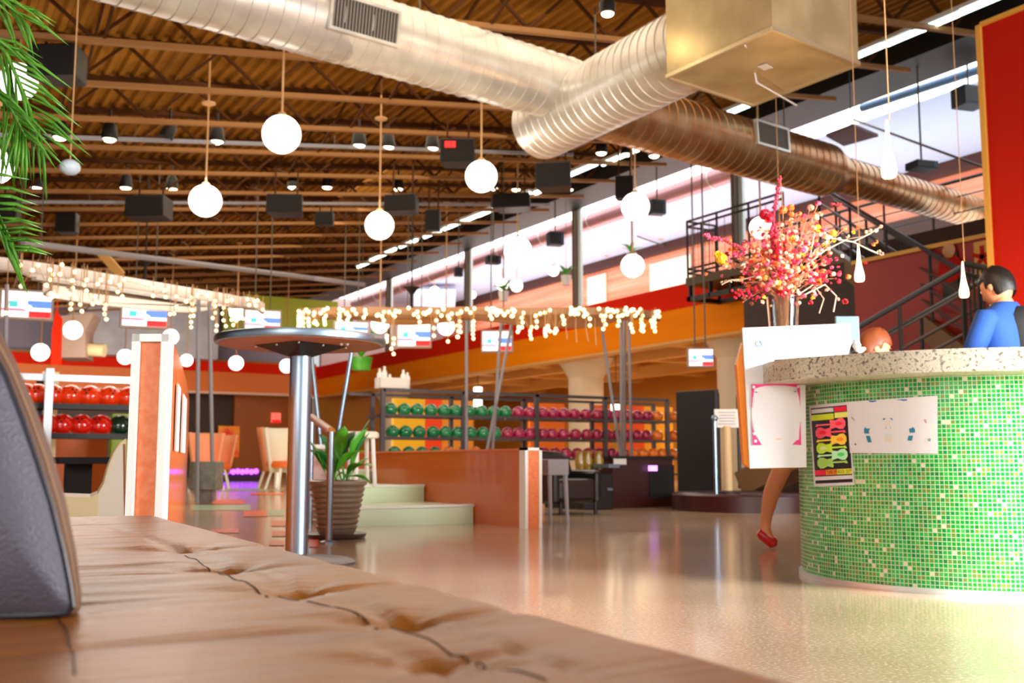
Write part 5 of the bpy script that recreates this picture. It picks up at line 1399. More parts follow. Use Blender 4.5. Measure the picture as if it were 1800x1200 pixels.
for k, (c_in, c_out, flip, vc) in enumerate(gt):
    pts = []
    for x, y in GTR:
        u = .12+.76*(1-x if flip else x); pts.append(G(u, vc+y*.33))
    # split neck and body so the polygons follow the curve
    poly_on(pts, 'guitar_print', m_pp('g%d' % k, c_out), t, .0085)
    body = [(.78+.12*math.cos(a), .07*math.sin(a)) for a in [2*PI*j/10 for j in range(10)]]
    poly_on([G(.12+.76*(1-x if flip else x), vc+y*.33) for x, y in body], 'pickguard_print', m_pp('gi%d' % k, c_in), t, .010)
# white landscape sheet
WQ = [(1488, 706), (1648, 695), (1648, 797), (1494, 796)]
def Wf(u, v):
    x = (WQ[0][0]*(1-u)+WQ[1][0]*u)*(1-v)+(WQ[3][0]*(1-u)+WQ[2][0]*u)*v
    y = (WQ[0][1]*(1-u)+WQ[1][1]*u)*(1-v)+(WQ[3][1]*(1-u)+WQ[2][1]*u)*v
    return (x, y)
t = thing('event_sheet', hit(1565, 745), 'wide white sheet with small teal figures stuck on the green mosaic', 'poster')
sheet(WQ, 'paper', m_paper, t, .011, 40)
m_teal = m_pp('teal', '#1f7a9c'); m_pale = m_pp('palefig', '#d8cdb8')
def wp_(pts, m, name='print'): poly_on([(1480+x/10, 690+y/10) for x, y in pts], name, m, t, .013)
wp_([(385, 640), (410, 605), (425, 630), (505, 632), (470, 660), (478, 720), (390, 715)], m_teal, 'teal_figure')
wp_([(420, 758), (490, 758), (522, 870), (455, 872)], m_teal, 'teal_figure')
wp_([(1175, 632), (1225, 620), (1245, 600), (1285, 640), (1285, 700), (1190, 705)], m_teal, 'teal_figure')
wp_([(1170, 755), (1252, 755), (1228, 845), (1148, 840)], m_teal, 'teal_figure')
wp_([(465, 140), (600, 138), (610, 152), (540, 168), (490, 165)], m_pp('blue', '#1266a8'), 'blue_mark')
wp_([(940, 132), (1040, 118), (1148, 116), (1140, 138), (1070, 145), (1030, 134)], m_pp('blue', '#1266a8'), 'blue_mark')
wp_([(710, 468), (745, 446), (770, 448), (740, 478)], m_teal, 'hat_mark'); wp_([(835, 446), (870, 445), (900, 470), (880, 476)], m_teal, 'hat_mark')
wp_([(765, 505), (845, 505), (850, 560), (805, 572), (760, 555)], m_pale, 'figure_outline')
wp_([(760, 780), (870, 780), (885, 880), (860, 855), (790, 855), (765, 885)], m_pale, 'figure_outline')
wp_([(750, 730), (875, 725), (870, 750), (760, 752)], m_pp('seafoam', '#b8d8cc'), 'belt_mark')
wp_([(160, 410), (185, 440), (225, 478), (215, 490), (170, 450)], m_pp('mauve', '#8a7a98'), 'mauve_mark')
wp_([(1440, 465), (1480, 470), (1490, 530), (1475, 538), (1445, 500)], m_pp('rose', '#c08aa0'), 'rose_mark')
wp_([(1505, 810), (1535, 798), (1565, 815), (1560, 850), (1530, 858), (1508, 840)], m_pp('sage', '#7aa090'), 'round_mark')
wp_([(220, 895), (240, 888), (257, 905), (240, 925), (222, 915)], m_pp('olive', '#7a7a18'), 'olive_mark')
wp_([(768, 595), (778, 592), (780, 632), (768, 634)], m_grey, 'arm_mark'); wp_([(845, 595), (856, 592), (860, 632), (850, 634)], m_grey, 'arm_mark')

# ================================================================== MENU BOARD
dB = 4.47
def BQ(x, y, o=0): return Q(x, y, d=dB-o)
fwB = V((math.sin(YAW), math.cos(YAW), 0))
t = thing('menu_board', BQ(1360, 700), 'big white display board with an orange edge wrapped around the stone counter end', 'board')
outline = [(1305, 576), (1400, 572), (1495, 568), (1497, 604), (1490, 624), (1420, 629), (1361, 632), (1361, 676), (1416, 676), (1418, 821), (1318, 823)]
MB().prism([BQ(*p) for p in outline], fwB*.012).build('board_face', mat('board_white', '#d6d4d4', .4), t, bevel=.002)
MB().prism([Q(1295, 640, d=dB+.02), Q(1306, 600, d=dB+.02), Q(1319, 822, d=dB+.02), Q(1308, 815, d=dB+.02)], fwB*.05).build('orange_edge', mat('board_orange', '#f08a10', .4), t)
MB().prism([BQ(1304, 577, -.014), BQ(1306, 576, -.014), BQ(1419, 822, -.014), BQ(1318, 824, -.014)], fwB*.01).build('backing_board', mat('board_tan', '#c8803c', .5), t)
# flame-like round logo
lg = MB(); c0 = BQ(1335.5, 603.5, .003); R0 = .0175
ring = []
for k in range(28):
    a = PI*.72 + (2*PI-.55*PI*.55)*k/27
    ring.append((a, R0))
vo = []; 
for a, r_ in ring: vo.append((r_*math.cos(a), r_*math.sin(a)))
def bl(x, z, o=.003): return c0 + CR*x + V((0, 0, z))
n = 30; vs = []; fs = []
for k in range(n+1):
    a = PI*.80+(PI*1.62)*k/n
    vs += [bl(.0175*math.cos(a), .0175*math.sin(a)), bl(.0065*math.cos(a), .0065*math.sin(a))]
for k in range(n): fs.append((2*k, 2*k+1, 2*k+3, 2*k+2))
vs += [bl(-.014, .004), bl(-.0125, .019), bl(-.008, .008)]; fs.append((len(vs)-3, len(vs)-2, len(vs)-1))
vs += [bl(-.009, .008), bl(-.006, .017), bl(-.002, .006)]; fs.append((len(vs)-3, len(vs)-2, len(vs)-1))
MB().add(vs, fs).build('round_logo', mat('logo_grey', '#7c8c96', .5), t)
MB().box(BQ(1335, 628, .003), (.022, .001, .003), rz=-YAW).build('fine_print', mat('mint_print', '#b8e0cc', .5), t)
# pink framed sheet
t = thing('pink_framed_flyer', BQ(1366, 730), 'white flyer with an ornate pink frame pinned on the lower menu board', 'flyer')
def PQ(x, y, o=.004): return BQ(x, y, o)
MB().prism([PQ(1320, 676), PQ(1407, 674), PQ(1409, 783), PQ(1323, 783)], fwB*.002).build('flyer_paper', mat('flyer_white', '#d8d4d6', .4), t)
m_pk = mat('frame_pink', '#e0307c', .5)
fr = []
def arcpoly(xa, ya, xb, yb, bulge, n=10):  # thin crescent strip between straight edge and arc
    top = [(xa+(xb-xa)*i/n, ya+(yb-ya)*i/n) for i in range(n+1)]
    return top
def pk(pts, nm='pink_frame'):
    MB().prism([PQ(x, y, .0065) for x, y in pts], fwB*.001).build(nm, m_pk, t)
pk([(1321, 675)]+[(1406, 673.5)]+[(1406, 681), (1395, 679.5), (1380, 677.5), (1362, 677), (1345, 678), (1332, 681), (1321, 686)])
pk([(1321, 676), (1326, 684), (1323.5, 700), (1322.5, 716), (1321, 716)])
pk([(1406, 675), (1407, 716), (1405, 700), (1401, 684)])
pk([(1322, 736), (1324, 752), (1327, 762), (1332, 770), (1339, 782), (1323, 782)])
pk([(1407, 740), (1408.5, 782), (1393, 781), (1400, 774), (1405, 772), (1405.5, 755)])
for x, y in ((1325, 680), (1403, 679), (1326, 762), (1328, 775)):
    MB().lathe([(0, 0), (.0065, 0), (.0065, .001), (0, .001)], PQ(x, y, .0085), 12, axis=-fwB).build('blossom_dot', m_paper, t)
for x, y in ((1329, 689), (1398, 688)): MB().box(PQ(x, y, .008), (.012, .001, .005), rz=-YAW).build('bird_mark', m_grey, t)
MB().box(PQ(1369, 771.5, .007), (.022, .001, .005), rz=-YAW).build('fine_print', mat('faint_rose', '#e0b0a0', .5), t)
# screen back behind the board, white ornament
P = Q(1489, 580, d=4.9)
tag(MB().box(P, (.11, .02, .13), rz=-YAW).build('monitor_back', mat('blue_grey_plastic', '#5d7486', .4), bevel=.004), 'blue grey monitor corner peeking above the menu board', 'monitor')
struct_z = HB+.085
for nm, x, lab in (('monitor', 0, ''),):
    pb_ = Q(1489, 600, d=4.9); MB().tube([V((P.x, P.y, struct_z)), P], .012, 8).build('monitor_stem', m_black, bpy.data.objects['monitor_back'])
bpy.data.objects['monitor_back'].children[0].matrix_parent_inverse = Matrix.Identity(4)
t = thing('paper_rabbit', Q(1510, 618, d=4.3), 'small white forked paper ornament beside the menu board on the counter', 'ornament')
for a_, b_, r1, r2 in (((1508, 618), (1504, 597), .012, .018), ((1508, 617), (1521, 612), .014, .012)):
    MB().tube([Q(*a_, d=4.3), Q((a_[0]+b_[0])/2, (a_[1]+b_[1])/2, d=4.3), Q(*b_, d=4.3)], [r1*.6, r2, r2*.5], 12).build('ear', m_trim, t, smooth=True)
p = Q(1508, 620, d=4.3); p.z = struct_z+.012
MB().sphere(p, .02, 12, 8, (1, 1, .8)).build('body', m_trim, t, smooth=True)
# papers on the counter
P = RF(1.95, 4.25, struct_z+.006)
tag(MB().box(P, (.4, .3, .012), rz=.2).build('papers', m_paper), 'flat stack of white papers on the stone counter top', 'papers')

# ================================================================== VASE AND BOUQUET
VP_ = Q(1377, 560, d=4.85); VB = V((VP_.x, VP_.y, struct_z)); zv = Q(1377, 522, d=4.85).z
t = thing('glass_vase', VB, 'clear glass vase half filled with pebbles on the stone counter', 'vase')
hv = zv-struct_z
MB().lathe([(.0, 0), (.052, 0), (.055, .01), (.075, hv), (.071, hv), (.051, .015), (0, .012)], VB, 32).build('glass_wall', mat('clear_glass', '#f4fbfa', .02, trans=1, ior=1.3), t, smooth=True)
pb2 = MB()
for k in range(90):
    a = rnd.uniform(0, 2*PI); q = math.sqrt(rnd.random())*.045; zz_ = .02+rnd.random()*hv*.42
    pb2.sphere(VB+V((q*math.cos(a), q*math.sin(a), zz_)), rnd.uniform(.007, .011), 7, 5, (1, 1, .7))
o = pb2.build('pebbles', mat('blue_green_pebble', '#6f8f8c', .3, var=(60, '#c8d2cc', 1)), t, smooth=True); o['kind'] = 'stuff'
t = thing('flower_bouquet', VB+V((0, 0, hv*.5)), 'dried bouquet of red, pink, orange and yellow flowers in the glass vase', 'bouquet')
m_st = mat('dry_stem', '#b87a4a', .6); m_st2 = mat('pale_twig', '#cdb49a', .6)
m_fl = {'r': mat('petal_red', '#e01030', .6), 'p': mat('petal_pink', '#e8486c', .6), 'o': mat('petal_orange', '#f2762a', .6), 'y': mat('petal_yellow', '#f8c224', .6), 'c': mat('petal_cream', '#f6dcae', .6), 'm': mat('petal_crimson', '#b8083c', .6), 's': mat('petal_salmon', '#f59878', .6)}
root = VB+V((0, 0, .1))
def fpt(px, py, dz=0): return Q(px, py, d=4.85+dz)
def stem(px, py, dz, m=m_st, r=.0018, bend=.04):
    e = fpt(px, py, dz); mid = root.lerp(e, .5)+V((rnd.uniform(-bend, bend), rnd.uniform(-bend, bend), bend)); st0 = VB+V((rnd.uniform(-.03, .03), rnd.uniform(-.03, .03), .03))
    lip = VB+V(((e-VB).x*.12, (e-VB).y*.12, hv)); lv_ = V((lip.x-VB.x, lip.y-VB.y, 0))
    if lv_.length > .055: lv_ = lv_.normalized()*.055; lip = VB+lv_+V((0, 0, hv))
    return [st0, lip, lip.lerp(e, .5)+V((0, 0, bend)), e]
stems = MB(); twigs = MB()
blobs = {k: MB() for k in m_fl}
def petals(c, r, key, n=7):
    for k in range(n):
        dr = V((rnd.gauss(0, 1), rnd.gauss(0, 1), rnd.gauss(0, 1))).normalized()
        q = dr.to_track_quat('Z', 'Y').to_matrix()
        blobs[key].sphere(c+dr*r*.55, r*.62, 7, 5, (1, .75, .3), M=q)
# celosia spikes: rows of small beads
def spike(pts, key, r):
    for a, b in zip(pts[:-1], pts[1:]):
        L_ = (b-a).length; k = 0
        while k*.007 < L_:
            c = a.lerp(b, k*.007/L_)
            for j in range(3):
                blobs[key].sphere(c+V((rnd.gauss(0, r*.5), rnd.gauss(0, r*.5), rnd.gauss(0, r*.5))), r*.55, 6, 4)
            k += 1
    stems.tube([pts[0], pts[-1]], .0015, 5)
spike([fpt(1385, 500), fpt(1365, 440), fpt(1358, 385), fpt(1372, 308)], 'm', .009)
spike([fpt(1385, 520), fpt(1362, 455), fpt(1354, 400)], 'm', .013)
spike([fpt(1310, 440), fpt(1280, 425), fpt(1237, 412)], 'p', .010)
spike([fpt(1380, 515, .05), fpt(1350, 455, .05), fpt(1312, 432, .05)], 'p', .009)
spike([fpt(1375, 520, -.05), fpt(1372, 475, -.08), fpt(1363, 400, -.05)], 'r', .012)
spike([fpt(1462, 358), fpt(1478, 360)], 'r', .006)
for px, py, r_, key, n_ in ((1345, 377, .035, 'r', 14), (1352, 384, .03, 'r', 8), (1268, 455, .034, 'y', 14), (1262, 448, .025, 'y', 8), (1275, 462, .022, 'y', 8), (1376, 369, .026, 'o', 9), (1390, 365, .022, 'o', 9), (1405, 376, .016, 'o', 6),
    (1425, 364, .022, 's', 8), (1438, 358, .018, 'p', 7), (1432, 378, .016, 'o', 6), (1385, 407, .022, 'r', 8), (1393, 412, .018, 'r', 7), (1436, 401, .024, 'y', 9), (1444, 408, .018, 'o', 6), (1465, 410, .020, 'y', 8), (1484, 402, .016, 'o', 6), (1459, 418, .016, 'c', 6),
    (1310, 425, .016, 'p', 6), (1292, 440, .02, 'o', 8), (1300, 455, .018, 's', 8), (1282, 438, .014, 'o', 6)):
    c = fpt(px, py, rnd.uniform(-.08, .08)); petals(c, r_, key, n_)
    stems.tube(stem(px, py, 0), .0016, 5)
for k in range(520):
    a = rnd.gauss(0, 1); px = 1378+a*46; py = 455+rnd.gauss(0, 1)*34+abs(px-1378)*.12
    if py > 535 or py < 375: continue
    key = rnd.choice('rpposspycomss'); r_ = rnd.uniform(.008, .019)
    dz = rnd.uniform(-.16, .16)
    petals(fpt(px, py, dz), r_, key, 5)
    if k % 9 == 0: stems.tube(stem(px, py, dz), .0013, 5)
for k in range(120):  # red berries, lower left and right
    px, py = (rnd.gauss(1325, 20), rnd.gauss(513, 9)) if k % 2 else (rnd.gauss(1440, 18), rnd.gauss(478, 14))
    blobs['r'].sphere(fpt(px, py, rnd.uniform(-.08, .08)), rnd.uniform(.004, .008), 7, 5)
    if k % 5 == 0: stems.tube(stem(px, py, 0), .0012, 5)
for k in range(46):  # cream seed heads
    blobs['c'].sphere(fpt(rnd.gauss(1395, 38), rnd.gauss(470, 30), rnd.uniform(-.15, .1)), rnd.uniform(.005, .010), 7, 5)
# twigs to the right
for pts in ([(1400, 500), (1432, 440), (1460, 418), (1500, 425), (1530, 410), (1548, 398)], [(1500, 425), (1530, 440), (1548, 447)], [(1405, 500), (1425, 445), (1433, 400)], [(1400, 480), (1450, 440), (1490, 420), (1520, 415)], [(1410, 520), (1450, 500), (1470, 520), (1465, 548)], [(1400, 520), (1430, 500), (1448, 525), (1440, 550)], [(1370, 520), (1345, 480), (1310, 490), (1285, 492), (1268, 500)]):
    twigs.tube([fpt(x, y, rnd.uniform(-.03, .03)) for x, y in pts], .0032, 6)
for px, py, key in ((1548, 398, 's'), (1540, 405, 'c'), (1530, 405, 's'), (1522, 408, 'c'), (1545, 442, 'c'), (1540, 425, 'o'), (1550, 446, 's'), (1500, 408, 'y'), (1490, 415, 'c'), (1475, 420, 'c'), (1508, 400, 'o'), (1535, 430, 'o'), (1480, 450, 'c'), (1470, 455, 'p'), (1462, 470, 'p')):
    petals(fpt(px, py), .012, key, 5)
for k in range(9): petals(fpt(1268+k*4.5, 500-abs(k-4)*1.2-6*math.sin(k/9*PI)), .008, 'c', 3)
stems.build('stems', m_st, t, smooth=True); twigs.build('twigs', m_st2, t, smooth=True)
nmf = {'r': 'red_blooms', 'p': 'pink_blooms', 'o': 'orange_blooms', 'y': 'yellow_blooms', 'c': 'cream_seed_heads', 'm': 'crimson_plumes', 's': 'salmon_blooms'}
for k_, b_ in blobs.items():
    o = b_.build(nmf[k_], m_fl[k_], t, smooth=True); o['kind'] = 'stuff'

# ================================================================== PALM (upper left)
crown = Q(-230, 120, d=3.5)
t = thing('palm', V((crown.x, crown.y, 0)), 'green palm with drooping fronds hanging in at the upper left edge', 'palm')
MB().tube([V((crown.x, crown.y, .3)), V((crown.x+.03, crown.y, 1.0)), crown], [.05, .04, .035], 12).build('trunk', mat('palm_trunk', '#6a4e2c', .8), t, smooth=True)
MB().lathe([(.14, 0), (.2, .32), (.21, .34), (.19, .34), (.18, .3)], (crown.x, crown.y, 0), 24).build('pot', m_pot, t, smooth=True)
def frond(pts, n, ln, dirs, w=.0062):
    ln *= 1.55; n = int(n*1.15)
    pts = [Q(x, y, d=d_*1.345) for x, y, d_ in pts]
    MB().tube(pts, [.006]*(len(pts)-1)+[.002], 6).build('frond_stem', m_palm, t, smooth=True)
    f = MB()
    for k in range(n):
        u = k/(n-1)*(len(pts)-1); i = min(int(u), len(pts)-2); c = pts[i].lerp(pts[i+1], u-i)
        for s_ in (0, 1):
            dx, dz = dirs[s_]; L_ = ln*(1-.35*abs(k/(n-1)-.5))*rnd.uniform(.8, 1.1)
            dv = (CR*(dx+rnd.uniform(-.12, .12))+V((0, 0, dz+rnd.uniform(-.12, .12)))+fw*rnd.uniform(-.35, .25)).normalized()
            side = dv.cross(fw).normalized(); m1 = c+dv*L_*.5; e = c+dv*L_+V((0, 0, -L_*.22)); m1 += V((0, 0, -L_*.03))
            f.add([c-side*w*.4, c+side*w*.4, m1+side*w+fw*.002, m1-side*w+fw*.002, e], [(0, 1, 2, 3), (3, 2, 4)])
            f.add([c-side*w*.4+fw*.001, m1-side*w+fw*.003, m1+fw*-.003, c+fw*-.002], [(0, 1, 2, 3)])
    o = f.build('leaflets', m_palm, t, smooth=True)
    s2 = o.modifiers.new('solid', 'SOLIDIFY'); s2.thickness = .0008
frond([(-230, 120, 2.6), (-120, 40, 2.55), (-40, 50, 2.5), (10, 90, 2.5), (40, 160, 2.5), (70, 235, 2.5)], 26, .15, ((.95, -.35), (.25, -.95)))
frond([(-230, 120, 2.6), (-110, 120, 2.5), (-30, 140, 2.45), (20, 190, 2.45), (45, 240, 2.45)], 20, .13, ((.8, -.5), (.05, -1)))
frond([(-230, 140, 2.6), (-120, 240, 2.5), (-40, 330, 2.45), (0, 400, 2.45), (10, 440, 2.45)], 20, .12, ((.95, .1), (.55, -.85)))
frond([(-230, 120, 2.6), (-140, 40, 2.5), (-60, -20, 2.5), (0, -10, 2.5), (40, 30, 2.5)], 14, .13, ((.9, -.3), (.5, -.85)))
frond([(-230, 120, 2.6), (-130, 200, 2.55), (-50, 225, 2.5), (0, 215, 2.5), (40, 228, 2.5)], 16, .13, ((.3, -.95), (-.1, -1)))
# small fern plants of the upper room
for k, (px, py, lab) in enumerate(((995, 484, 'small potted fern hanging by the second gallery post from the right'), (1110, 445, 'small potted fern above the globe near the dark trim'), (885, 512, 'tiny green plant under the paired globes'))):
    P = Q(px, py, d=23); g = thing('ledge_fern', P, lab, 'plant', 'ferns of the upper room')
    MB().tube([P, V((P.x, P.y, 6.62))], .006, 4).build('hanging_cord', m_dwire, g)
    MB().lathe([(.09, -.22), (.12, 0), (.1, 0)], P, 14).build('pot', m_white, g, smooth=True)
    for j in range(9):
        a = 2*PI*j/9; leaf(P, P+V((math.cos(a)*.26, math.sin(a)*.26, rnd.uniform(.05, .25))), .04, m_leaf, g, droop=.1, stem=.05)
P = Q(635, 628, d=24)
g = thing('ledge_fern', P, 'leafy plant in a green pot behind the table edge before the beam', 'plant')
MB().tube([P, V((P.x, P.y, jz(P.x)+.6))], .008, 5).build('hanging_cord', m_dwire, g)
MB().lathe([(.2, -.3), (.26, 0), (.2, 0)], P, 16).build('pot', m_leaf, g, smooth=True)
for j in range(14):
    a = 2*PI*j/14; leaf(P, P+V((math.cos(a)*.5, math.sin(a)*.5, rnd.uniform(.3, 1.1))), .09, m_leafs[j % 3], g, droop=.1, stem=.05)

# ================================================================== PEOPLE
def skin_mesh(name, joints, edges, m, parent, sub=2, root=0):
    me = bpy.data.meshes.new(name); off = V(parent['_o']) if parent is not None and '_o' in parent else V()
    me.from_pydata([tuple(V(j[0])-off) for j in joints], edges, []); me.update()
    o = bpy.data.objects.new(name, me); C.objects.link(o)
    if parent is not None: o.parent = parent
    md = o.modifiers.new('skin', 'SKIN'); md.use_smooth_shade = True
    sv = me.skin_vertices[0].data if me.skin_vertices else None
    if sv is None:
        me.attributes.new
    for i, j in enumerate(joints):
        r = j[1]; r = (r, r) if not isinstance(r, tuple) else r
        me.skin_vertices[0].data[i].radius = r; me.skin_vertices[0].data[i].use_root = (i == root)
    s = o.modifiers.new('sub', 'SUBSURF'); s.levels = sub; s.render_levels = sub
    me.materials.append(m)
    return o
def ensure_skin():
    pass
_old = skin_mesh
def skin_mesh(name, joints, edges, m, parent, sub=2, root=0):
    off = V(parent['_o'])
    me = bpy.data.meshes.new(name); bm = bmesh.new(); lay = bm.verts.layers.skin.verify()
    vs = [bm.verts.new(V(j[0])-off) for j in joints]; bm.verts.ensure_lookup_table()
    for a, b in edges: bm.edges.new((vs[a], vs[b]))
    for i, j in enumerate(joints):
        r = j[1]; r = (r, r) if not isinstance(r, tuple) else r
        vs[i][lay].radius = r; vs[i][lay].use_root = (i == root)
    bm.to_mesh(me); bm.free(); me.materials.append(m)
    o = bpy.data.objects.new(name, me); C.objects.link(o); o.parent = parent
    o.modifiers.new('skin', 'SKIN').use_smooth_shade = True
    s = o.modifiers.new('sub', 'SUBSURF'); s.levels = sub; s.render_levels = sub
    return o
def hand(J, E, wi, wrist, d, up, side_, sc=1):
    """five fingers rooted in the palm; appended to joint lists"""
    d, up, sd = V(d).normalized(), V(up).normalized(), V(side_).normalized()
    pb_ = len(J); J.append((wrist+d*.045*sc, (.030*sc, .017*sc))); E.append((wi, pb_))
    pk_ = len(J); J.append((wrist+d*.085*sc, (.034*sc, .014*sc))); E.append((pb_, pk_))
    for k, (o_, L_) in enumerate(((-.030, .066), (-.010, .076), (.010, .072), (.030, .058))):
        a = len(J); J.append((wrist+d*(.098*sc)+sd*o_*sc, .0088*sc)); E.append((pk_, a))
        J.append((wrist+d*(.098+L_*.55)*sc+sd*o_*1.1*sc-up*.006*sc, .0082*sc)); E.append((a, a+1))
        J.append((wrist+d*(.098+L_*.95)*sc+sd*o_*1.1*sc-up*.022*sc, .007*sc)); E.append((a+1, a+2))
    a = len(J); J.append((wrist+d*.055*sc-sd*.045*sc-up*.006*sc, .011*sc)); E.append((pb_, a))
    J.append((wrist+d*.09*sc-sd*.06*sc-up*.018*sc, .009*sc)); E.append((a, a+1))
def head(t, c, face, m_h, H=.235, style='short'):
    """face: unit vector the person looks along"""
    f = V(face).normalized(); s = f.cross(V((0, 0, 1))).normalized(); u = s.cross(f)
    M = Matrix((s, f, u)).transposed(); c = V(c); k = H/.235
    hd = MB()
    n, m = 28, 20
    for i in range(m+1):
        th = PI*i/m
        for j in range(n):
            a = 2*PI*j/n; x = math.sin(th)*math.cos(a); y = math.sin(th)*math.sin(a); z = -math.cos(th)
            px_ = x*.076; py_ = y*.096; pz = z*.1175
            if z < -.2: px_ *= 1-.32*(-z-.2); py_ = py_*(1-.15*(-z-.2))+.012*(-z-.2)
            if y > .86 and -.42 < z < .12 and abs(x) < .3: py_ += .022*(1-abs(x)/.3)*(1-abs(z+.15)/.3 if abs(z+.15) < .3 else 0)
            if y > .7 and .0 < z < .28 and .2 < abs(x) < .55: py_ -= .006
            if y > .8 and -.62 < z < -.45 and abs(x) < .35: py_ += .005
            hd.v.append(c+M @ V((px_, py_, pz))*k)
    for i in range(m):
        for j in range(n): hd.f.append([i*n+j, i*n+(j+1) % n, (i+1)*n+(j+1) % n, (i+1)*n+j])
    hd.build('head', m_skin, t, smooth=True, ang=80)
    for sg in (-1, 1):
        MB().sphere(c+M @ V((sg*.077, -.005, -.005))*k, .028*k, 12, 8, (.35, .65, 1), M=M).build('ear', m_skin, t, smooth=True)
        MB().sphere(c+M @ V((sg*.03, .083, .012))*k, .012*k, 10, 8, (1, .6, .8), M=M).build('eye', m_white, t, smooth=True)
        MB().sphere(c+M @ V((sg*.03, .090, .012))*k, .006*k, 8, 6, (1, .5, 1), M=M).build('iris', m_black, t, smooth=True)
        MB().bar(c+M @ V((sg*.015, .092, .035))*k, c+M @ V((sg*.047, .084, .034))*k, .004, .006).build('eyebrow', m_h, t)
    MB().sphere(c+M @ V((0, .088, -.058))*k, .022*k, 12, 8, (1, .25, .3), M=M).build('mouth', mat('lips', '#b05048', .5), t, smooth=True)
    hr = MB()
    for i in range(m+1):
        th = PI*i/m
        for j in range(n):
            a = 2*PI*j/n; x = math.sin(th)*math.cos(a); y = math.sin(th)*math.sin(a); z = -math.cos(th)
            q = 1.10+.03*math.sin(a*5+z*6)
            cut = (y > .35 and z < .42) or z < -.60 or (z < -.02 and y > -.1)
            if cut: q = .86
            if z < -.60: q = .5
            hr.v.append(c+M @ V((x*.079*q, y*.098*q-.004, z*.119*q+.003))*k)
    for i in range(m):
        for j in range(n): hr.f.append([i*n+j, i*n+(j+1) % n, (i+1)*n+(j+1) % n, (i+1)*n+j])
    hr.build('hair', m_h, t, smooth=True, ang=80)
def loft(secs, n=28):
    m_ = MB()
    for c, ax, ay, wv_, dv_ in secs:
        for j in range(n):
            a = 2*PI*j/n; ca, sa = math.cos(a), math.sin(a)
            m_.v.append(V(c)+wv_*ax*math.copysign(abs(ca)**.85, ca)+dv_*ay*math.copysign(abs(sa)**.85, sa))
    L_ = len(secs)
    for i in range(L_-1):
        for j in range(n): m_.f.append([i*n+j, i*n+(j+1) % n, (i+1)*n+(j+1) % n, (i+1)*n+j])
    m_.f.append([j for j in reversed(range(n))]); m_.f.append([(L_-1)*n+j for j in range(n)])
    return m_
def person_stand(t, base, face, H, arms, shirt, trousers, hairm, hd_face=None, hand_sc=1):
    b = V(base); f = V(face).normalized(); s = f.cross(V((0, 0, 1))).normalized(); Z = V((0, 0, 1))
    k = H/1.7
    def L(x, y, z): return b+s*x*k+f*y*k+Z*z*k
    J = [(L(0, 0, .95), .105*k), (L(0, .01, 1.12), .10*k), (L(0, .0, 1.28), .10*k), (L(0, -.005, 1.37), .055*k), (L(0, 0, 1.46), .052*k), (L(0, .02, 1.53), .05*k)]
    E_ = [(0, 1), (1, 2), (2, 3), (3, 4), (4, 5)]
    SJ = [j for j in J[:4]]; 
    for sg, (el, wr) in ((-1, arms[0]), (1, arms[1])):
        i = len(J); J.append((L(sg*.16, 0, 1.35), .042*k)); E_.append((3, i))
        J.append((L(*el), .042*k)); E_.append((i, i+1)); J.append((L(*wr), .027*k)); E_.append((i+1, i+2))
        w_ = L(*wr); d_ = (w_-L(*el)).normalized()
        up_ = Z if abs(d_.z) < .8 else f
        hand(J, E_, i+2, w_, d_, up_-d_*up_.dot(d_), d_.cross(up_)*sg, k)
    for sg in (-1, 1):
        i = len(J); J.append((L(sg*.09, 0, .86), .09*k)); E_.append((0, i))
        J.append((L(sg*.1, .02, .48), .058*k)); E_.append((i, i+1)); J.append((L(sg*.1, -.01, .30), .055*k)); E_.append((i+1, i+2)); J.append((L(sg*.1, -.02, .08), .036*k)); E_.append((i+2, i+3)); J.append((L(sg*.11, .13, .03), (.045*k, .03*k))); E_.append((i+3, i+4))
    skin_mesh('body', J, E_, m_skin, t)
    # shirt
    sec = lambda z, ax, ay, y=0: (L(0, y, z), ax*k, ay*k, s, f)
    m_ = loft([sec(.86, .165, .12), (sec(.98, .155, .118)), sec(1.12, .158, .118), sec(1.24, .178, .122), sec(1.33, .195, .118), sec(1.385, .185, .10), sec(1.43, .13, .08), sec(1.465, .078, .066), sec(1.475, .066, .058)])
    for sg, (el, wr) in ((-1, arms[0]), (1, arms[1])):
        a = L(sg*.165, 0, 1.365); e = L(*el)
        m_.tube([L(sg*.10, 0, 1.36), a, a.lerp(e, .45), a.lerp(e, .9)], [.07*k, .075*k, .066*k, .058*k], 18)
    o_ = m_.build('shirt', shirt, t, smooth=True, ang=180)
    TJ = [(L(0, 0, .97), (.165*k, .125*k)), (L(0, 0, .90), (.17*k, .13*k))]; TE = [(0, 1)]
    for sg in (-1, 1):
        i = len(TJ); TJ.append((L(sg*.09, 0, .80), .105*k)); TE.append((1, i)); TJ.append((L(sg*.1, .02, .48), .075*k)); TE.append((i, i+1)); TJ.append((L(sg*.1, -.01, .12), .06*k)); TE.append((i+1, i+2))
    skin_mesh('trousers', TJ, TE, trousers, t)
    for sg in (-1, 1): MB().box(L(sg*.11, .06, .035), (.09*k, .26*k, .07*k), rz=math.atan2(-f.x, f.y)).build('shoe', m_black, t, bevel=.02)
    hf = V(hd_face or face)
    head(t, L(0, .05, 1.575), hf, hairm, .24*k)
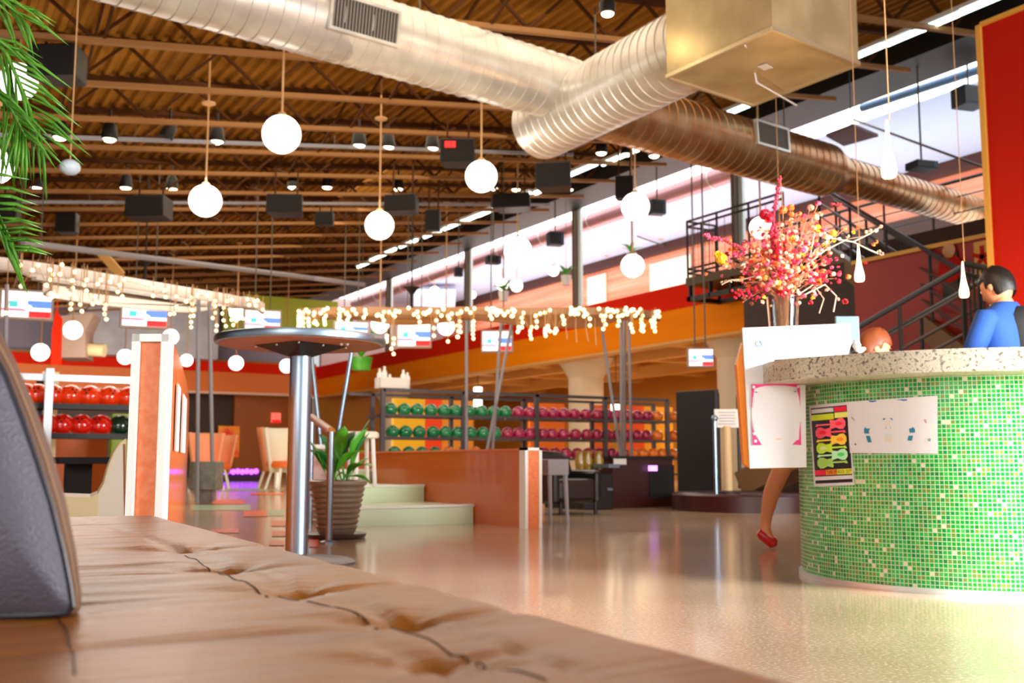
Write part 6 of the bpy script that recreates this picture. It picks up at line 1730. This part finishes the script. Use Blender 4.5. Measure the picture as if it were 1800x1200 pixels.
# person in blue behind the bar: back turned, looking down to the left
PB = RF((1776-900)/1850*5.95, 5.95)
t = thing('person', PB, 'dark haired person in blue with a black back panel, turned away behind the bar', 'person')
fc = (CR*-.45+fw*.9)
hface = (CR*-.5+fw*.85+V((0, 0, -.45)))
person_stand(t, PB, fc, 1.62, (((-.26, .06, 1.12), (-.22, .28, .98)), ((.26, .06, 1.12), (.22, .28, .98))), m_blue, m_blackcloth, m_hair, hface)
s_ = V(fc).normalized().cross(V((0, 0, 1))).normalized()
k = 1.62/1.7
def Lp(x, y, z): return PB+s_*x*k+V(fc).normalized()*y*k+V((0, 0, z*k))
fu_ = V(fc).normalized()
vm = loft([(Lp(.045, -.03, z), ax*k, ay*k, s_, fu_) for z, ax, ay in ((.87, .11, .118), (1.0, .105, .118), (1.13, .107, .118), (1.25, .122, .124), (1.335, .135, .120), (1.39, .122, .102), (1.445, .05, .075))])
vm.build('black_vest', m_blackcloth, t, smooth=True, ang=180)
# person bending over the far side of the bar: one leg stretched back, red flat shoe
t = thing('person', RF(1.5, 6.2), 'auburn haired person in pink bending behind the menu board, red shoe trailing', 'person')
foot = Q(1352, 950, d=6.15); heel = Q(1334, 932, d=6.2); knee = Q(1375, 822, d=6.0); hip = RF(1.72, 6.05, .80); ank = Q(1346, 915, d=6.2)
hd_c = Q(1536, 612, d=6.0); chest = RF(1.98, 6.03, 1.00); neck = hd_c+V((0, 0, -.06))+CR*-.10
pel = V(hip)
J = [(pel, (.13, .11)), (pel.lerp(chest, .55), (.115, .095)), (chest, (.135, .10)), (chest.lerp(hd_c, .45), .07), (hd_c-CR*.05-V((0, 0, .03)), .05)]
E_ = [(0, 1), (1, 2), (2, 3), (3, 4)]
i = len(J)   # stretched leg
calf = Q(1356, 865, d=6.1)
J += [(pel-CR*.04+V((0, 0, -.10)), .085), (knee, .056), (calf, .052), (ank, .033), (Q(1345, 935, d=6.2), .034), (Q(1362, 955, d=6.2), (.035, .02))]
E_ += [(0, i), (i, i+1), (i+1, i+2), (i+2, i+3), (i+3, i+4), (i+4, i+5)]
i = len(J)   # standing leg
J += [(pel+CR*.07+V((0, 0, -.10)), .088), (RF(1.78, 5.95, .45), .058), (RF(1.78, 6.0, .27), .052), (RF(1.77, 6.05, .08), .034), (RF(1.84, 6.02, .03), (.04, .025))]
E_ += [(0, i), (i, i+1), (i+1, i+2), (i+2, i+3), (i+3, i+4)]
for sg in (-1, 1):
    i = len(J); sh = chest+fw*sg*.15+V((0, 0, .02)); el = sh+CR*.12+V((0, 0, -.12))+fw*sg*.03; wr = el+CR*.16+V((0, 0, .03)); 
    J += [(sh, .05), (el, .036), (wr, .024)]; E_ += [(2, i), (i, i+1), (i+1, i+2)]
    hand(J, E_, i+2, wr, CR, V((0, 0, 1)), fw*sg, .92)
skin_mesh('body', J, E_, m_skin, t)
skin_mesh('pink_top', [(pel+V((0, 0, .02)), (.145, .125)), (pel.lerp(chest, .55), (.13, .11)), (chest, (.15, .12)), (chest+CR*.08+V((0, 0, .03)), .10)], [(0, 1), (1, 2), (2, 3)], m_pink, t)
skin_mesh('shorts', [(pel, (.15, .13)), (pel-CR*.04+V((0, 0, -.10)), .105), (pel.lerp(knee, .35)-V((0, 0, .05)), .09), (pel+CR*.07+V((0, 0, -.10)), .105), (RF(1.79, 5.98, .62), .085)], [(0, 1), (1, 2), (0, 3), (3, 4)], m_blackcloth, t)
head(t, hd_c, CR*1+V((0, 0, -.5)), m_brhair, .215)
# red flat shoes
def shoe(heel_p, toe_p, nm='red_shoe'):
    a, b = V(heel_p), V(toe_p); d_ = (b-a); L_ = d_.length; dn = d_.normalized(); sd = dn.cross(fw); sd.normalize()
    MB().tube([a, a.lerp(b, .2), a.lerp(b, .55), a.lerp(b, .85), b], [.018, .032, .034, .036, .016], 14).build(nm, mat('shoe_red', '#b80c14', .4), t, smooth=True)
tt_ = Q(1364, 958, d=6.2); tt_.z = max(tt_.z, .02)
shoe(Q(1333, 934, d=6.2), tt_)
shoe(RF(1.72, 6.07, .03), RF(1.93, 6.0, .03))

for o in bpy.data.objects:
    if '_o' in o: del o['_o']
